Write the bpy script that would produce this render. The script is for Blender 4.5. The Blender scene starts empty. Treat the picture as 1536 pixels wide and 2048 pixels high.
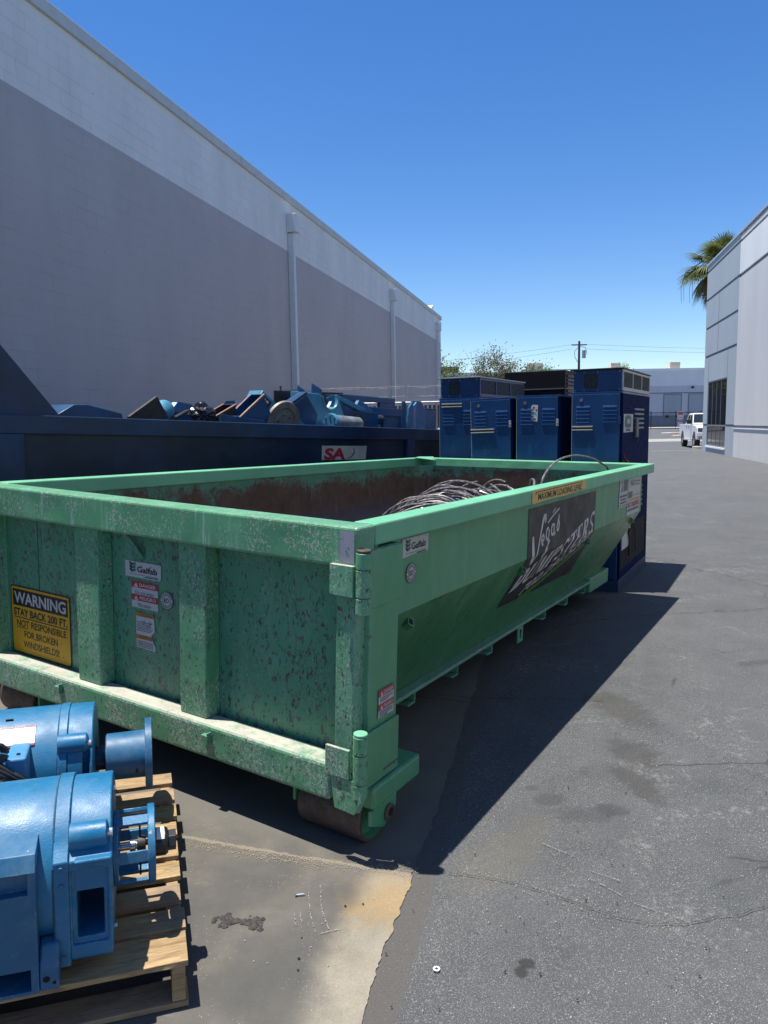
import bpy, bmesh, math, random
from mathutils import Vector, Matrix
R = math.radians
S = bpy.context.scene
C = S.collection
random.seed(7)

# ---------------------------------------------------------------- camera, sky, sun, exposure
cam_d = bpy.data.cameras.new('camera'); cam = bpy.data.objects.new('camera', cam_d); C.objects.link(cam)
cr = Vector((0.99986818, -0.0019056, -0.01612418)); cu = Vector((0.0162364, 0.11735045, 0.99295783)); cf = Vector((0, 0.99308874, -0.11736592))
cam.matrix_world = Matrix(((cr.x, cu.x, -cf.x, 0), (cr.y, cu.y, -cf.y, 0), (cr.z, cu.z, -cf.z, 1.69), (0, 0, 0, 1)))
cam_d.sensor_fit = 'VERTICAL'; cam_d.sensor_height = 36; cam_d.lens = 36 * 1487.65 / 2048
cam_d.clip_start = 0.05; cam_d.clip_end = 3000
S.camera = cam
SUN_TO = Vector((-0.208, 0.022, 1.0)).normalized()      # direction towards the sun
el = math.asin(SUN_TO.z); azi = math.atan2(SUN_TO.x, SUN_TO.y)
W = bpy.data.worlds.new('World'); S.world = W; W.use_nodes = True
wn = W.node_tree; bg = wn.nodes['Background']
sky = wn.nodes.new('ShaderNodeTexSky'); sky.sky_type = 'NISHITA'; sky.sun_disc = False
sky.sun_elevation = el; sky.sun_rotation = azi; sky.altitude = 600; sky.air_density = 1.0; sky.dust_density = 0.25; sky.ozone_density = 2.2
hs = wn.nodes.new('ShaderNodeHueSaturation'); hs.inputs['Saturation'].default_value = 1.32; hs.inputs['Hue'].default_value = .508
wn.links.new(sky.outputs[0], hs.inputs['Color']); wn.links.new(hs.outputs[0], bg.inputs[0]); bg.inputs[1].default_value = 0.107
sl = bpy.data.lights.new('sun', 'SUN'); sl.energy = 5.0; sl.angle = R(0.5); sl.color = (1.0, 0.95, 0.87)
so = bpy.data.objects.new('sun', sl); C.objects.link(so); so.rotation_euler = SUN_TO.to_track_quat('Z', 'Y').to_euler()
S.view_settings.view_transform = 'Standard'; S.view_settings.look = 'None'; S.view_settings.exposure = 0.64; S.view_settings.gamma = 1
S.cycles.max_bounces = 8

# ---------------------------------------------------------------- helpers
class MB:
    """collects shapes, then links them as one mesh object"""
    def __init__(s): s.v = []; s.f = []; s.m = []; s.mi = 0
    def add(s, vs, fs, mi=None):
        b = len(s.v); s.v += [tuple(p) for p in vs]
        for f in fs: s.f.append(tuple(b + i for i in f)); s.m.append(s.mi if mi is None else mi)
        return s
    def box(s, x0, x1, y0, y1, z0, z1, M=None, mi=None):
        vs = [Vector((x, y, z)) for x in (x0, x1) for y in (y0, y1) for z in (z0, z1)]
        if M: vs = [M @ p for p in vs]
        return s.add(vs, [(0, 1, 3, 2), (4, 6, 7, 5), (0, 4, 5, 1), (2, 3, 7, 6), (0, 2, 6, 4), (1, 5, 7, 3)], mi)
    def prism(s, poly, vec, mi=None):
        """poly: list of 3D points, extruded by vec"""
        n = len(poly); a = [Vector(p) for p in poly]; vec = Vector(vec)
        vs = a + [p + vec for p in a]
        fs = [tuple(range(n))[::-1], tuple(range(n, 2 * n))] + [(i, (i + 1) % n, n + (i + 1) % n, n + i) for i in range(n)]
        return s.add(vs, fs, mi)
    def cyl(s, p0, p1, r, seg=24, r1=None, caps=True, mi=None):
        p0 = Vector(p0); p1 = Vector(p1); r1 = r if r1 is None else r1
        q = (p1 - p0).to_track_quat('Z', 'Y')
        vs = []
        for p, rr in ((p0, r), (p1, r1)):
            for i in range(seg):
                a = 2 * math.pi * i / seg; vs.append(p + q @ Vector((rr * math.cos(a), rr * math.sin(a), 0)))
        fs = [(i, (i + 1) % seg, seg + (i + 1) % seg, seg + i) for i in range(seg)]
        if caps: fs += [tuple(range(seg))[::-1], tuple(range(seg, 2 * seg))]
        return s.add(vs, fs, mi)
    def lathe(s, prof, M, seg=40, mi=None):
        """prof: (x, r) pairs turned round the local x axis, M places it"""
        vs = []; n = len(prof)
        for i in range(seg):
            a = 2 * math.pi * i / seg
            for x, r in prof: vs.append(M @ Vector((x, r * math.cos(a), r * math.sin(a))))
        fs = []
        for i in range(seg):
            j = (i + 1) % seg
            for k in range(n - 1): fs.append((i * n + k, i * n + k + 1, j * n + k + 1, j * n + k))
        return s.add(vs, fs, mi)
    def tube(s, pts, r, seg=6, mi=None):
        pts = [Vector(p) for p in pts]; n = len(pts); vs = []
        up = Vector((0, 0, 1)); prev = None
        for i, p in enumerate(pts):
            t = (pts[min(i + 1, n - 1)] - pts[max(i - 1, 0)]).normalized()
            if prev is None: prev = t.cross(up if abs(t.z) < .9 else Vector((1, 0, 0))).normalized()
            a = (prev - t * prev.dot(t)); a = a.normalized() if a.length > 1e-6 else t.orthogonal().normalized(); prev = a; b = t.cross(a)
            rr = r[i] if isinstance(r, (list, tuple)) else r
            for k in range(seg):
                g = 2 * math.pi * k / seg; vs.append(p + a * rr * math.cos(g) + b * rr * math.sin(g))
        fs = []
        for i in range(n - 1):
            for k in range(seg): fs.append((i * seg + k, i * seg + (k + 1) % seg, (i + 1) * seg + (k + 1) % seg, (i + 1) * seg + k))
        fs += [tuple(range(seg))[::-1], tuple(range((n - 1) * seg, n * seg))]
        return s.add(vs, fs, mi)
    def build(s, name, mats, parent=None, bevel=0, smooth=False, seg=2, warp=None, recalc=True, label=None):
        me = bpy.data.meshes.new(name)
        vs = [warp(Vector(p)) for p in s.v] if warp else s.v
        me.from_pydata(vs, [], s.f)
        if not isinstance(mats, (list, tuple)): mats = [mats]
        for m in mats: me.materials.append(m)
        me.polygons.foreach_set('material_index', s.m)
        if recalc:
            bm = bmesh.new(); bm.from_mesh(me); bmesh.ops.recalc_face_normals(bm, faces=bm.faces[:]); bm.to_mesh(me); bm.free()
        if smooth:
            me.polygons.foreach_set('use_smooth', [True] * len(me.polygons))
            try: me.set_sharp_from_angle(angle=R(35))
            except Exception: pass
        me.update()
        o = bpy.data.objects.new(name, me); C.objects.link(o)
        if parent: o.parent = parent
        if bevel:
            md = o.modifiers.new('bevel', 'BEVEL'); md.width = bevel; md.segments = seg; md.limit_method = 'ANGLE'; md.angle_limit = R(40)
            md.harden_normals = False
        if label: o['label'] = label
        return o

def cut(o, cutter):
    """boolean difference baked into o, the cutter is thrown away"""
    k = bpy.data.objects.new('cutter', cutter); C.objects.link(k)
    if o.parent: k.parent = o.parent
    m = o.modifiers.new('b', 'BOOLEAN'); m.object = k; m.solver = 'EXACT'; m.operation = 'DIFFERENCE'
    bpy.context.view_layer.update()
    bev = [x for x in o.modifiers if x.type == 'BEVEL']
    for b in bev: b.show_viewport = False
    dg = bpy.context.evaluated_depsgraph_get()
    me = bpy.data.meshes.new_from_object(o.evaluated_get(dg)); o.modifiers.remove(m); o.data = me
    for b in bev: b.show_viewport = True
    bpy.data.objects.remove(k)
def mesh_of(mb):
    me = bpy.data.meshes.new('c'); me.from_pydata(mb.v, [], mb.f)
    bm = bmesh.new(); bm.from_mesh(me); bmesh.ops.recalc_face_normals(bm, faces=bm.faces[:]); bm.to_mesh(me); bm.free()
    return me

def frame(o, x, z=(0, 0, 1)):
    """matrix with origin o, x axis x, z axis near z"""
    x = Vector(x).normalized(); z = Vector(z); y = z.cross(x).normalized(); z = x.cross(y)
    return Matrix(((x.x, y.x, z.x, o[0]), (x.y, y.y, z.y, o[1]), (x.z, y.z, z.z, o[2]), (0, 0, 0, 1)))
def thing(name, label, cat, M=None, group=None):
    o = bpy.data.objects.new(name, None); C.objects.link(o); o.empty_display_size = .1
    if M is not None: o.matrix_world = M if isinstance(M, Matrix) else Matrix.Translation(Vector(M))
    return tag(o, label, cat, group)
def tag(o, label=None, cat=None, group=None, kind=None):
    if label: o['label'] = label
    if cat: o['category'] = cat
    if group: o['group'] = group
    if kind: o['kind'] = kind
    return o
def copy_tree(o, parent=None):
    c = o.copy(); C.objects.link(c)
    if parent: c.parent = parent
    for ch in list(o.children): copy_tree(ch, c)
    return c

# ground height: a valley runs along the edge of the concrete apron, both sides rise gently
BU = Vector((0.2350, 0.9720)); BN = Vector((0.9720, -0.2350)); B0 = Vector((0.095, 2.64))
def gz(x, y):
    n = (x - B0.x) * BN.x + (y - B0.y) * BN.y
    h = .039 * min(-n, 8) if n < 0 else .01 * min(n, 10)
    t = min(1, max(0, (y - 45) / 65)); return h + .6 * t * t * (3 - 2 * t)

# ---------------------------------------------------------------- material helpers
class NT:
    def __init__(s, name):
        s.m = bpy.data.materials.new(name); s.m.use_nodes = True; s.t = s.m.node_tree; s.b = s.t.nodes['Principled BSDF']; s.out = s.t.nodes['Material Output']
    def new(s, k, **kw):
        n = s.t.nodes.new(k)
        for a, v in kw.items(): setattr(n, a, v)
        return n
    def put(s, sock, v):
        if hasattr(v, 'is_linked') or hasattr(v, 'links'): s.t.links.new(v, sock)
        else:
            if isinstance(v, (tuple, list)) and len(v) == 3 and sock.type == 'RGBA': v = (*v, 1)
            sock.default_value = v
    def set(s, **kw):
        for k, v in kw.items(): s.put(s.b.inputs[{'color': 'Base Color', 'rough': 'Roughness', 'metal': 'Metallic', 'normal': 'Normal', 'spec': 'Specular IOR Level', 'coat': 'Coat Weight', 'alpha': 'Alpha'}[k]], v)
        return s
    def co(s, kind='Object'): return s.new('ShaderNodeTexCoord').outputs[kind]
    def pos(s): return s.new('ShaderNodeNewGeometry').outputs['Position']
    def mp(s, v, scale=(1, 1, 1), loc=(0, 0, 0), rot=(0, 0, 0)):
        n = s.new('ShaderNodeMapping'); s.put(n.inputs[0], v); n.inputs[1].default_value = loc; n.inputs[2].default_value = rot; n.inputs[3].default_value = scale; return n.outputs[0]
    def noise(s, v, scale=5, detail=4, rough=.55, dist=0, col=False):
        n = s.new('ShaderNodeTexNoise'); s.put(n.inputs['Vector'], v); n.inputs['Scale'].default_value = scale; n.inputs['Detail'].default_value = detail
        n.inputs['Roughness'].default_value = rough; n.inputs['Distortion'].default_value = dist; return n.outputs[1 if col else 0]
    def vor(s, v, scale=5, feature='F1', out='Distance', rnd=1):
        n = s.new('ShaderNodeTexVoronoi', feature=feature); s.put(n.inputs['Vector'], v); n.inputs['Scale'].default_value = scale; n.inputs['Randomness'].default_value = rnd; return n.outputs[out]
    def step(s, f, a, b):
        n = s.new('ShaderNodeMapRange'); n.interpolation_type = 'SMOOTHSTEP'; s.put(n.inputs[0], f); n.inputs[1].default_value = a; n.inputs[2].default_value = b
        return n.outputs[0]
    def mr(s, f, a, b, c=0, d=1):
        n = s.new('ShaderNodeMapRange'); s.put(n.inputs[0], f)
        for i, x in enumerate((a, b, c, d)): n.inputs[i + 1].default_value = x
        return n.outputs[0]
    def math(s, op, a, b=0, c=0):
        n = s.new('ShaderNodeMath', operation=op); s.put(n.inputs[0], a); s.put(n.inputs[1], b); s.put(n.inputs[2], c); return n.outputs[0]
    def mix(s, f, a, b, bt='MIX'):
        n = s.new('ShaderNodeMix', data_type='RGBA', blend_type=bt); s.put(n.inputs[0], f); s.put(n.inputs[6], a); s.put(n.inputs[7], b); return n.outputs[2]
    def sep(s, v): n = s.new('ShaderNodeSeparateXYZ'); s.put(n.inputs[0], v); return n.outputs
    def comb(s, x, y, z): n = s.new('ShaderNodeCombineXYZ'); s.put(n.inputs[0], x); s.put(n.inputs[1], y); s.put(n.inputs[2], z); return n.outputs[0]
    def bump(s, h, strength=.3, dist=.01, nrm=None):
        n = s.new('ShaderNodeBump'); n.inputs['Strength'].default_value = strength; n.inputs['Distance'].default_value = dist; s.put(n.inputs['Height'], h)
        if nrm is not None: s.put(n.inputs['Normal'], nrm)
        return n.outputs[0]
    def rnd(s): return s.new('ShaderNodeObjectInfo').outputs['Random']

def plain(name, col, rough=.5, metal=0, var=.12, scale=6, spec=.5, bump=0, bscale=80, dust=0, dustcol=(.3, .29, .27)):
    n = NT(name); v = n.co(); k = n.noise(v, scale, 5, .6)
    c = n.mix(n.mr(k, .3, .7), tuple(x * (1 - var) for x in col), tuple(min(1, x * (1 + var)) for x in col))
    if dust: c = n.mix(n.math('MULTIPLY', n.step(n.noise(v, scale * 2.3, 8, .7), .45, .7), dust), c, dustcol)
    n.set(color=c, rough=n.mr(n.noise(v, scale * 3, 4), .3, .7, max(0, rough - .1), min(1, rough + .1)), metal=metal, spec=spec)
    if bump: n.set(normal=n.bump(n.noise(v, bscale, 3), bump, .004))
    return n.m

def green(name, chips=0, grit=0, drips=0, fade=.25, scratch=.3, rough=.38, dusty=False, bend=False, base=(.080, .262, .138)):
    """weathered green paint: chips to primer, lime grit and drips, long scratches"""
    n = NT(name); v = n.co(); vs = n.mp(v, (1, 1, .35))
    big = n.noise(v, 1.3, 5, .6, .4); mid = n.noise(vs, 7, 6, .62)
    c = n.mix(n.mr(big, .38, .62), base, tuple(x * 1.18 for x in base))
    c = n.mix(n.math('MULTIPLY', n.step(mid, .48, .75), fade), c, (.20, .36, .30))
    if chips:
        ch = n.step(n.noise(n.mp(v, (1, 1, .62), (3, 1, 7)), 46, 5, .7, .3), .645 - .07 * chips, .66 - .07 * chips)
        msk = n.step(n.noise(v, 2.2, 3), .30, .50)
        c = n.mix(n.math('MULTIPLY', n.math('MULTIPLY', ch, msk), .9), c, (.085, .078, .075))
        ch2 = n.step(n.noise(n.mp(v, (1, 1, .5), (9, 4, 1)), 70, 2, .5), .635, .655)
        c = n.mix(n.math('MULTIPLY', ch2, .8), c, (.03, .04, .035))
    h = None
    if drips:
        d1 = n.noise(n.mp(v, (1, 1, .06), (2, 5, 0)), 52, 4, .7)
        d2 = n.noise(v, 2.6, 3, .5)
        d = n.math('MULTIPLY', n.step(d1, .54, .66), n.step(d2, .36, .52)); d = n.math('MULTIPLY', d, drips)
        c = n.mix(n.math('MULTIPLY', d, .7), c, (.34, .47, .41))
    if grit:
        g = n.noise(n.mp(v, (1, 1, .7), (1, 8, 3)), 105, 3, .7)
        gm = n.step(n.noise(n.mp(v, (1, 1, .8), (5, 5, 5)), 5, 5, .65), .40, .62)
        g1 = n.math('MULTIPLY', n.step(g, .60 - .05 * grit, .66 - .05 * grit), gm)
        c = n.mix(n.math('MULTIPLY', g1, .75), c, (.42, .44, .40))
        g2 = n.math('MULTIPLY', n.step(n.noise(n.mp(v, (1, 1, .8), (7, 2, 9)), 55, 4, .7), .63, .68), n.step(n.noise(v, 8, 2), .5, .62))
        c = n.mix(n.math('MULTIPLY', g2, .9), c, (.13, .09, .085))
        h = n.math('ADD', n.math('MULTIPLY', g1, 1.0), g2)
    if scratch:
        sc = n.noise(n.mp(v, (9, 9, 1.1), (0, 0, 0), (.35, .5, 0)), 13, 2, .5)
        c = n.mix(n.math('MULTIPLY', n.step(sc, .70, .73), scratch), c, (.25, .40, .33))
    if dusty:
        nz = n.sep(n.new('ShaderNodeNewGeometry').outputs['Normal'])[2]
        du = n.math('MULTIPLY', n.step(nz, .5, .9), n.step(n.noise(v, 6, 6, .7), .30, .5)); c = n.mix(n.math('MULTIPLY', du, .85), c, (.50, .47, .40))
    if bend:
        zz = n.sep(v)[2]
        for z0 in (-.41, -.085, -.95):
            k_ = n.math('ABSOLUTE', n.math('ADD', zz, -z0 + .003)); k_ = n.math('ADD', k_, n.math('MULTIPLY', n.noise(v, 30, 4, .7), .03)); k_ = n.math('MULTIPLY', n.step(k_, .024, .016), n.step(n.noise(v, 5, 4, .7), .54, .60)); c = n.mix(n.math('MULTIPLY', k_, .9), c, (.055, .04, .03))
        fl_ = n.math('MULTIPLY', n.step(n.noise(n.mp(v, (1, 1, 1.6), (3, 3, 3)), 30, 5, .75), .70, .72), n.step(n.noise(v, 2.1, 3), .5, .6)); c = n.mix(n.math('MULTIPLY', fl_, .8), c, (.04, .045, .035))
        c = n.mix(n.math('MULTIPLY', n.step(n.noise(n.mp(v, (1, 1, .14)), 9, 5, .65), .52, .72), .22), c, (.22, .33, .24))
        xx = n.sep(v)[0]; pf_ = n.math('MULTIPLY', n.step(n.math('ADD', xx, n.math('MULTIPLY', n.noise(v, 2.4, 6, .7), 1.6)), 4.2, 5.1), .45); c = n.mix(pf_, c, (.22, .27, .17))
        c = n.mix(n.math('MULTIPLY', n.step(n.noise(n.mp(v, (.25, 1, 1), (2, 0, 4)), 10, 6, .75, .8), .60, .70), .28), c, (.20, .34, .25))
    # worn edges
    bv = n.new('ShaderNodeBevel'); bv.samples = 4; bv.inputs['Radius'].default_value = .007
    dt = n.new('ShaderNodeVectorMath', operation='DOT_PRODUCT'); n.put(dt.inputs[0], bv.outputs[0]); n.put(dt.inputs[1], n.new('ShaderNodeNewGeometry').outputs['Normal'])
    ew = n.math('MULTIPLY', n.step(dt.outputs['Value'], .985, .93), n.step(n.noise(v, 38, 5, .7), .46, .56))
    c = n.mix(n.math('MULTIPLY', ew, .75), c, n.mix(n.step(n.noise(v, 9, 2), .45, .55), (.10, .06, .045), (.35, .42, .38)))
    und = n.bump(n.noise(v, 3.0, 2), .5, .03)
    nr = n.bump(n.noise(v, 160, 2), .08, .002, und)
    if h is not None: nr = n.bump(h, .7, .003, nr)
    n.set(color=c, rough=n.mr(mid, .3, .7, rough - .06, rough + .16), normal=nr)
    return n.m

def rust_inside():
    """inside of the container: green above, scoured to brown rust below a ragged line"""
    n = NT('scoured_rusty_green'); v = n.co(); z = n.sep(v)[2]
    big = n.noise(n.mp(v, (1, 1, 1.2)), 2.2, 7, .68, .5); fine = n.noise(n.mp(v, (1, 1, 1.1)), 16, 8, .78, 1.0)
    edge = n.math('ADD', z, n.math('ADD', n.math('MULTIPLY', n.math('SUBTRACT', big, .5), .55), n.math('MULTIPLY', n.math('SUBTRACT', fine, .5), .50)))
    rm = n.step(edge, -.08, -.21)
    g = n.mix(n.mr(n.noise(v, 6, 4), .3, .7), (.055, .23, .135), (.085, .27, .175))
    sc = n.noise(n.mp(v, (4, 4, 16), (0, 0, 0), (0, .25, .2)), 7, 5, .7, 1.2)
    g = n.mix(n.math('MULTIPLY', n.step(sc, .60, .64), .85), g, (.04, .028, .02))
    r = n.mix(n.mr(n.noise(v, 9, 6, .7), .3, .7), (.075, .040, .026), (.135, .080, .055))
    r = n.mix(n.math('MULTIPLY', n.step(n.noise(n.mp(v, (1, 1, .12)), 16, 4, .6), .55, .75), .5), r, (.17, .14, .135))
    dust = n.step(z, -.32, -.62)
    r = n.mix(n.math('MULTIPLY', dust, n.mr(n.noise(v, 4, 6, .7), .3, .7, .35, .9)), r, (.15, .135, .14))
    c = n.mix(rm, g, r)
    n.set(color=c, rough=n.mr(rm, 0, 1, .5, .85), normal=n.bump(fine, .35, .01))
    return n.m

M = {}
M['g_door'] = green('door_paint', chips=1.15, grit=.2, drips=.25, fade=.45, base=(.070, .235, .135))
M['g_tube'] = green('top_tube_paint', chips=0, grit=1.2, drips=1.0, fade=.3)
M['g_grit'] = green('gritty_paint', chips=.5, grit=2.2, drips=.45, fade=.6, dusty=True)
M['g_post'] = green('post_paint', chips=.6, grit=1.5, drips=.3, fade=.4)
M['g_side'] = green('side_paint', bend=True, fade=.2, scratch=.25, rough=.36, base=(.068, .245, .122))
M['g_slope_shade'] = green('shaded_lower_side_paint', bend=True, fade=.15, scratch=.6, rough=.3, base=(.042, .165, .070))  # same green, deepened to paint in the shade of the inward slope
M['g_rim_sunlit'] = green('sunlit_rim_paint', fade=.3, scratch=.4, rough=.42, base=(.125, .39, .215))  # same green, paled so the colour carries the sun on the tubes
M['g_plain'] = green('underside_paint', fade=.2, scratch=.1, rough=.5)
M['inside'] = rust_inside()
M['rusty'] = plain('worn_rusty_steel', (.085, .062, .05), .6, .2, .35, 12, bump=.4, dust=.5, dustcol=(.16, .13, .11))
M['black'] = plain('black_paint', (.012, .012, .014), .5)
M['void'] = plain('dark_hollow', (.004, .004, .005), .9)
M['vinyl'] = plain('black_vinyl', (.026, .025, .028), .45, var=.2, scale=3, spec=.3, dust=.1, dustcol=(.12, .11, .11))
def decal_mat(name, col, rough=.5, wear=.3, wearcol=(.06, .07, .06), sc=60):
    n = NT(name); v = n.co()
    w = n.math('MULTIPLY', n.step(n.noise(v, sc, 4, .7), .60, .64), n.step(n.noise(v, 7, 3), .35, .6))
    c = n.mix(n.mr(n.noise(v, 10, 4), .3, .7), tuple(x * .88 for x in col), col)
    c = n.mix(n.math('MULTIPLY', w, min(1, wear * 2.4)), c, wearcol); n.set(color=c, rough=rough); return n.m
M['d_white'] = decal_mat('sticker_white', (.50, .50, .50), wear=.35)
M['d_letter'] = decal_mat('vinyl_letter_white', (.62, .58, .57), wear=.15, wearcol=(.2, .18, .17))
M['d_yellow'] = decal_mat('sign_yellow', (.62, .33, .012), wear=.35, wearcol=(.10, .08, .03))
M['d_paleyellow'] = decal_mat('faded_yellow_tape', (.68, .45, .11), wear=.3, wearcol=(.10, .25, .14), sc=30)
M['d_black'] = decal_mat('sign_black', (.012, .012, .013), wear=.2, wearcol=(.15, .13, .1))
M['d_red'] = decal_mat('sticker_red', (.42, .030, .045), wear=.3)
M['d_orange'] = decal_mat('sticker_orange', (.50, .17, .025), wear=.3)
M['d_green'] = decal_mat('logo_green', (.015, .16, .10), wear=.1)
M['d_lime'] = decal_mat('web_address_green', (.05, .20, .015), wear=.1)
M['d_grey'] = decal_mat('sticker_grey_print', (.12, .12, .13), wear=.1)
M['d_pink'] = decal_mat('sticker_faded_red_print', (.42, .07, .11), wear=.2)

# ---------------------------------------------------------------- pavement
def ground_mat(name, concrete):
    n = NT(name); p = n.pos(); big = n.noise(p, .55, 5, .6); mid = n.noise(p, 3.5, 6, .65, .3); fine = n.noise(p, 140, 3, .65)
    pxy = n.mp(p, (1, 1, 0)); x, y, _ = n.sep(p)
    nn = n.math('ADD', n.math('MULTIPLY', n.math('SUBTRACT', x, B0.x), BN.x), n.math('MULTIPLY', n.math('SUBTRACT', y, B0.y), BN.y))
    ss = n.math('ADD', n.math('MULTIPLY', x, BU.x), n.math('MULTIPLY', y, BU.y))
    def blob(c, pts, wob=.05, soft=.4, amt=.5, col=(.04, .038, .036)):
        for (bx, by, rx, ry, rot) in pts:
            q = n.mp(pxy, (1, 1, 1), (-bx, -by, 0)); q = n.mp(q, (1, 1, 1), (0, 0, 0), (0, 0, -rot)); q = n.mp(q, (1 / rx, 1 / ry, 0))
            ln = n.new('ShaderNodeVectorMath', operation='LENGTH'); n.put(ln.inputs[0], q)
            d = n.math('ADD', ln.outputs['Value'], n.math('MULTIPLY', n.math('SUBTRACT', n.noise(p, 9, 8, .78), .5), 2.6))
            c = n.mix(n.math('MULTIPLY', n.step(d, 1.0 + soft * .5, 1.0 - soft * .5), amt), c, col)
        return c
    if concrete:
        c = n.mix(n.mr(mid, .3, .7), (.060, .058, .053), (.145, .132, .105))
        gr = n.noise(n.mp(p, (1, 1, 1), (4, 2, 0)), 1.9, 5, .6, .6)
        c = n.mix(n.math('MULTIPLY', n.step(gr, .40, .60), .65), c, (.058, .058, .056))
        # clean tan band along the edge of the apron, ochre at its top
        band = n.math('ADD', nn, n.math('MULTIPLY', n.math('SUBTRACT', n.noise(p, 3.2, 7, .7), .5), .15))
        bm_ = n.math('MULTIPLY', n.step(band, -.24, -.13), n.step(ss, 2.60, 2.50))
        c = n.mix(n.math('MULTIPLY', bm_, .9), c, n.mix(n.mr(mid, .3, .7), (.21, .185, .135), (.34, .305, .235)))
        c = blob(c, [(.02, 2.46, .16, .13, .3)], soft=1.2, amt=.6, col=(.33, .21, .07))
        c = blob(c, [(-.50, 2.60, .16, .10, .3), (-.9, 2.3, .3, .2, 0), (-.33, 2.05, .12, .25, .5), (-.2, 2.5, .1, .06, 0)], soft=1.4, amt=.5, col=(.055, .055, .055))
        # past the first joint the slab is mixed towards one grey-tan
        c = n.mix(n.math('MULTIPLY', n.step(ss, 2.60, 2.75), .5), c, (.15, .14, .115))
        jd = n.math('ADD', ss, n.math('MULTIPLY', n.math('SUBTRACT', n.noise(p, 18, 5, .7), .5), .05))
        for s0 in (2.565, 4.35, 6.9, 10.0):
            k = n.math('ABSOLUTE', n.math('SUBTRACT', jd, s0 + .0)); c = n.mix(n.math('MULTIPLY', n.step(k, .012, .005), .7), c, (.25, .21, .15) if s0 < 3 else (.03, .03, .03))
        sp = n.step(n.vor(p, 95), .16, .09); c = n.mix(n.math('MULTIPLY', n.math('MULTIPLY', sp, n.step(n.noise(p, 6, 3), .5, .6)), .7), c, (.42, .41, .38))
        c = n.mix(n.math('MULTIPLY', n.step(n.noise(n.mp(p, (1, 5, 1), (0, 0, 0), (0, 0, .9)), 5, 7, .8, 2.0), .60, .72), .35), c, (.33, .32, .29))
        c = n.mix(n.math('MULTIPLY', n.step(n.noise(n.mp(p, (5, 1, 1), (0, 0, 0), (0, 0, -.6)), 5, 7, .8, 2.0), .62, .72), .3), c, (.30, .29, .27))
        c = n.mix(n.mr(fine, .3, .7, 0, .35), c, (.09, .085, .075))
        n.set(color=c, rough=.8, normal=n.bump(n.math('ADD', fine, n.math('MULTIPLY', mid, 2)), .25, .004))
    else:
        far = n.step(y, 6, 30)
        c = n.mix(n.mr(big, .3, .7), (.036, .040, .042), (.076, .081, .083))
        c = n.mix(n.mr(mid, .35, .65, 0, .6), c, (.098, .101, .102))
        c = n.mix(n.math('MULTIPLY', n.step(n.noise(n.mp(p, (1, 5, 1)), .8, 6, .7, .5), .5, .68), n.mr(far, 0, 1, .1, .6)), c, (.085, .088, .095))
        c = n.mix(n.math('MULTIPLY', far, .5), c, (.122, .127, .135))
        # aggregate and white crumbs
        c = n.mix(n.mr(fine, .35, .65, 0, .5), c, (.045, .047, .05))
        c = n.mix(n.math('MULTIPLY', n.step(n.noise(p, 260, 2, .5), .56, .64), .5), c, (.27, .27, .265))
        msk = n.step(n.noise(p, 1.7, 5, .65), .38, .58)
        sp = n.step(n.math('ADD', n.vor(p, 75), n.math('MULTIPLY', n.noise(p, 23, 3), .30)), .29, .22); c = n.mix(n.math('MULTIPLY', n.math('MULTIPLY', sp, msk), .8), c, (.46, .45, .42))
        sp2 = n.step(n.vor(n.mp(p, (1, 1, 1), (5, 5, 0)), 130), .2, .1); c = n.mix(n.math('MULTIPLY', n.math('MULTIPLY', sp2, n.step(n.noise(p, 2.6, 4), .45, .6)), .6), c, (.38, .37, .35))
        # scuffs
        sc = n.noise(n.mp(p, (1, 6, 1), (0, 0, 0), (0, 0, .35)), 4, 6, .75, 1.6); c = n.mix(n.math('MULTIPLY', n.math('MULTIPLY', n.step(sc, .64, .74), n.step(n.noise(p, 1.3, 2), .45, .6)), .35), c, (.36, .35, .33))
        sc = n.noise(n.mp(p, (8, 1, 1), (3, 0, 0), (0, 0, -.5)), 4, 4, .65, .2); c = n.mix(n.math('MULTIPLY', n.math('MULTIPLY', n.step(sc, .67, .71), n.step(n.noise(p, 1.1, 2), .5, .62)), .4), c, (.33, .32, .30))
        lp_ = n.math('MULTIPLY', n.step(n.noise(n.mp(p, (1, 1, 1), (8, 3, 0)), 1.6, 8, .75, 1.0), .50, .66), n.step(n.noise(p, 30, 6, .8), .5, .62)); c = n.mix(n.math('MULTIPLY', lp_, .5), c, (.30, .29, .265))
        for sc_, th, wd_ in ((1.1, .25, .006), (2.3, .7, .004)):
            vc = n.vor(n.mix(.06, pxy, n.noise(p, 3, 4, .7, col=True)), sc_, 'DISTANCE_TO_EDGE'); cm = n.math('MULTIPLY', n.step(vc, wd_, wd_ * .3), n.step(n.noise(p, .9, 3), .56, .62)); c = n.mix(n.math('MULTIPLY', cm, .8), c, (.03, .03, .03))
        # oil and water stains where the photo has them
        c = blob(c, [(1.37, 4.2, .14, .30, .25), (1.25, 3.62, .10, .16, .2), (1.16, 3.30, .07, .20, .2)], soft=.7, amt=.55, col=(.040, .037, .033))
        c = blob(c, [(.72, 3.16, .07, .05, 0), (.86, 3.03, .13, .07, .2), (.97, 3.06, .07, .05, 0), (.66, 3.27, .03, .03, 0), (2.55, 4.95, .16, .05, .2), (3.0, 4.4, .14, .05, 0)], soft=.7, amt=.45, col=(.032, .034, .036))
        c = blob(c, [(.40, 2.115, .022, .028, 0), (.425, 2.145, .028, .022, 0)], soft=.5, amt=.8, col=(.018, .018, .018))
        c = blob(c, [(.45, 2.75, .28, .10, .9)], soft=1.4, amt=.35, col=(.125, .11, .085))
        # tarred strip where asphalt meets the apron
        td = n.math('ADD', nn, n.math('MULTIPLY', n.math('SUBTRACT', n.noise(p, 5, 4), .5), .05))
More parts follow.
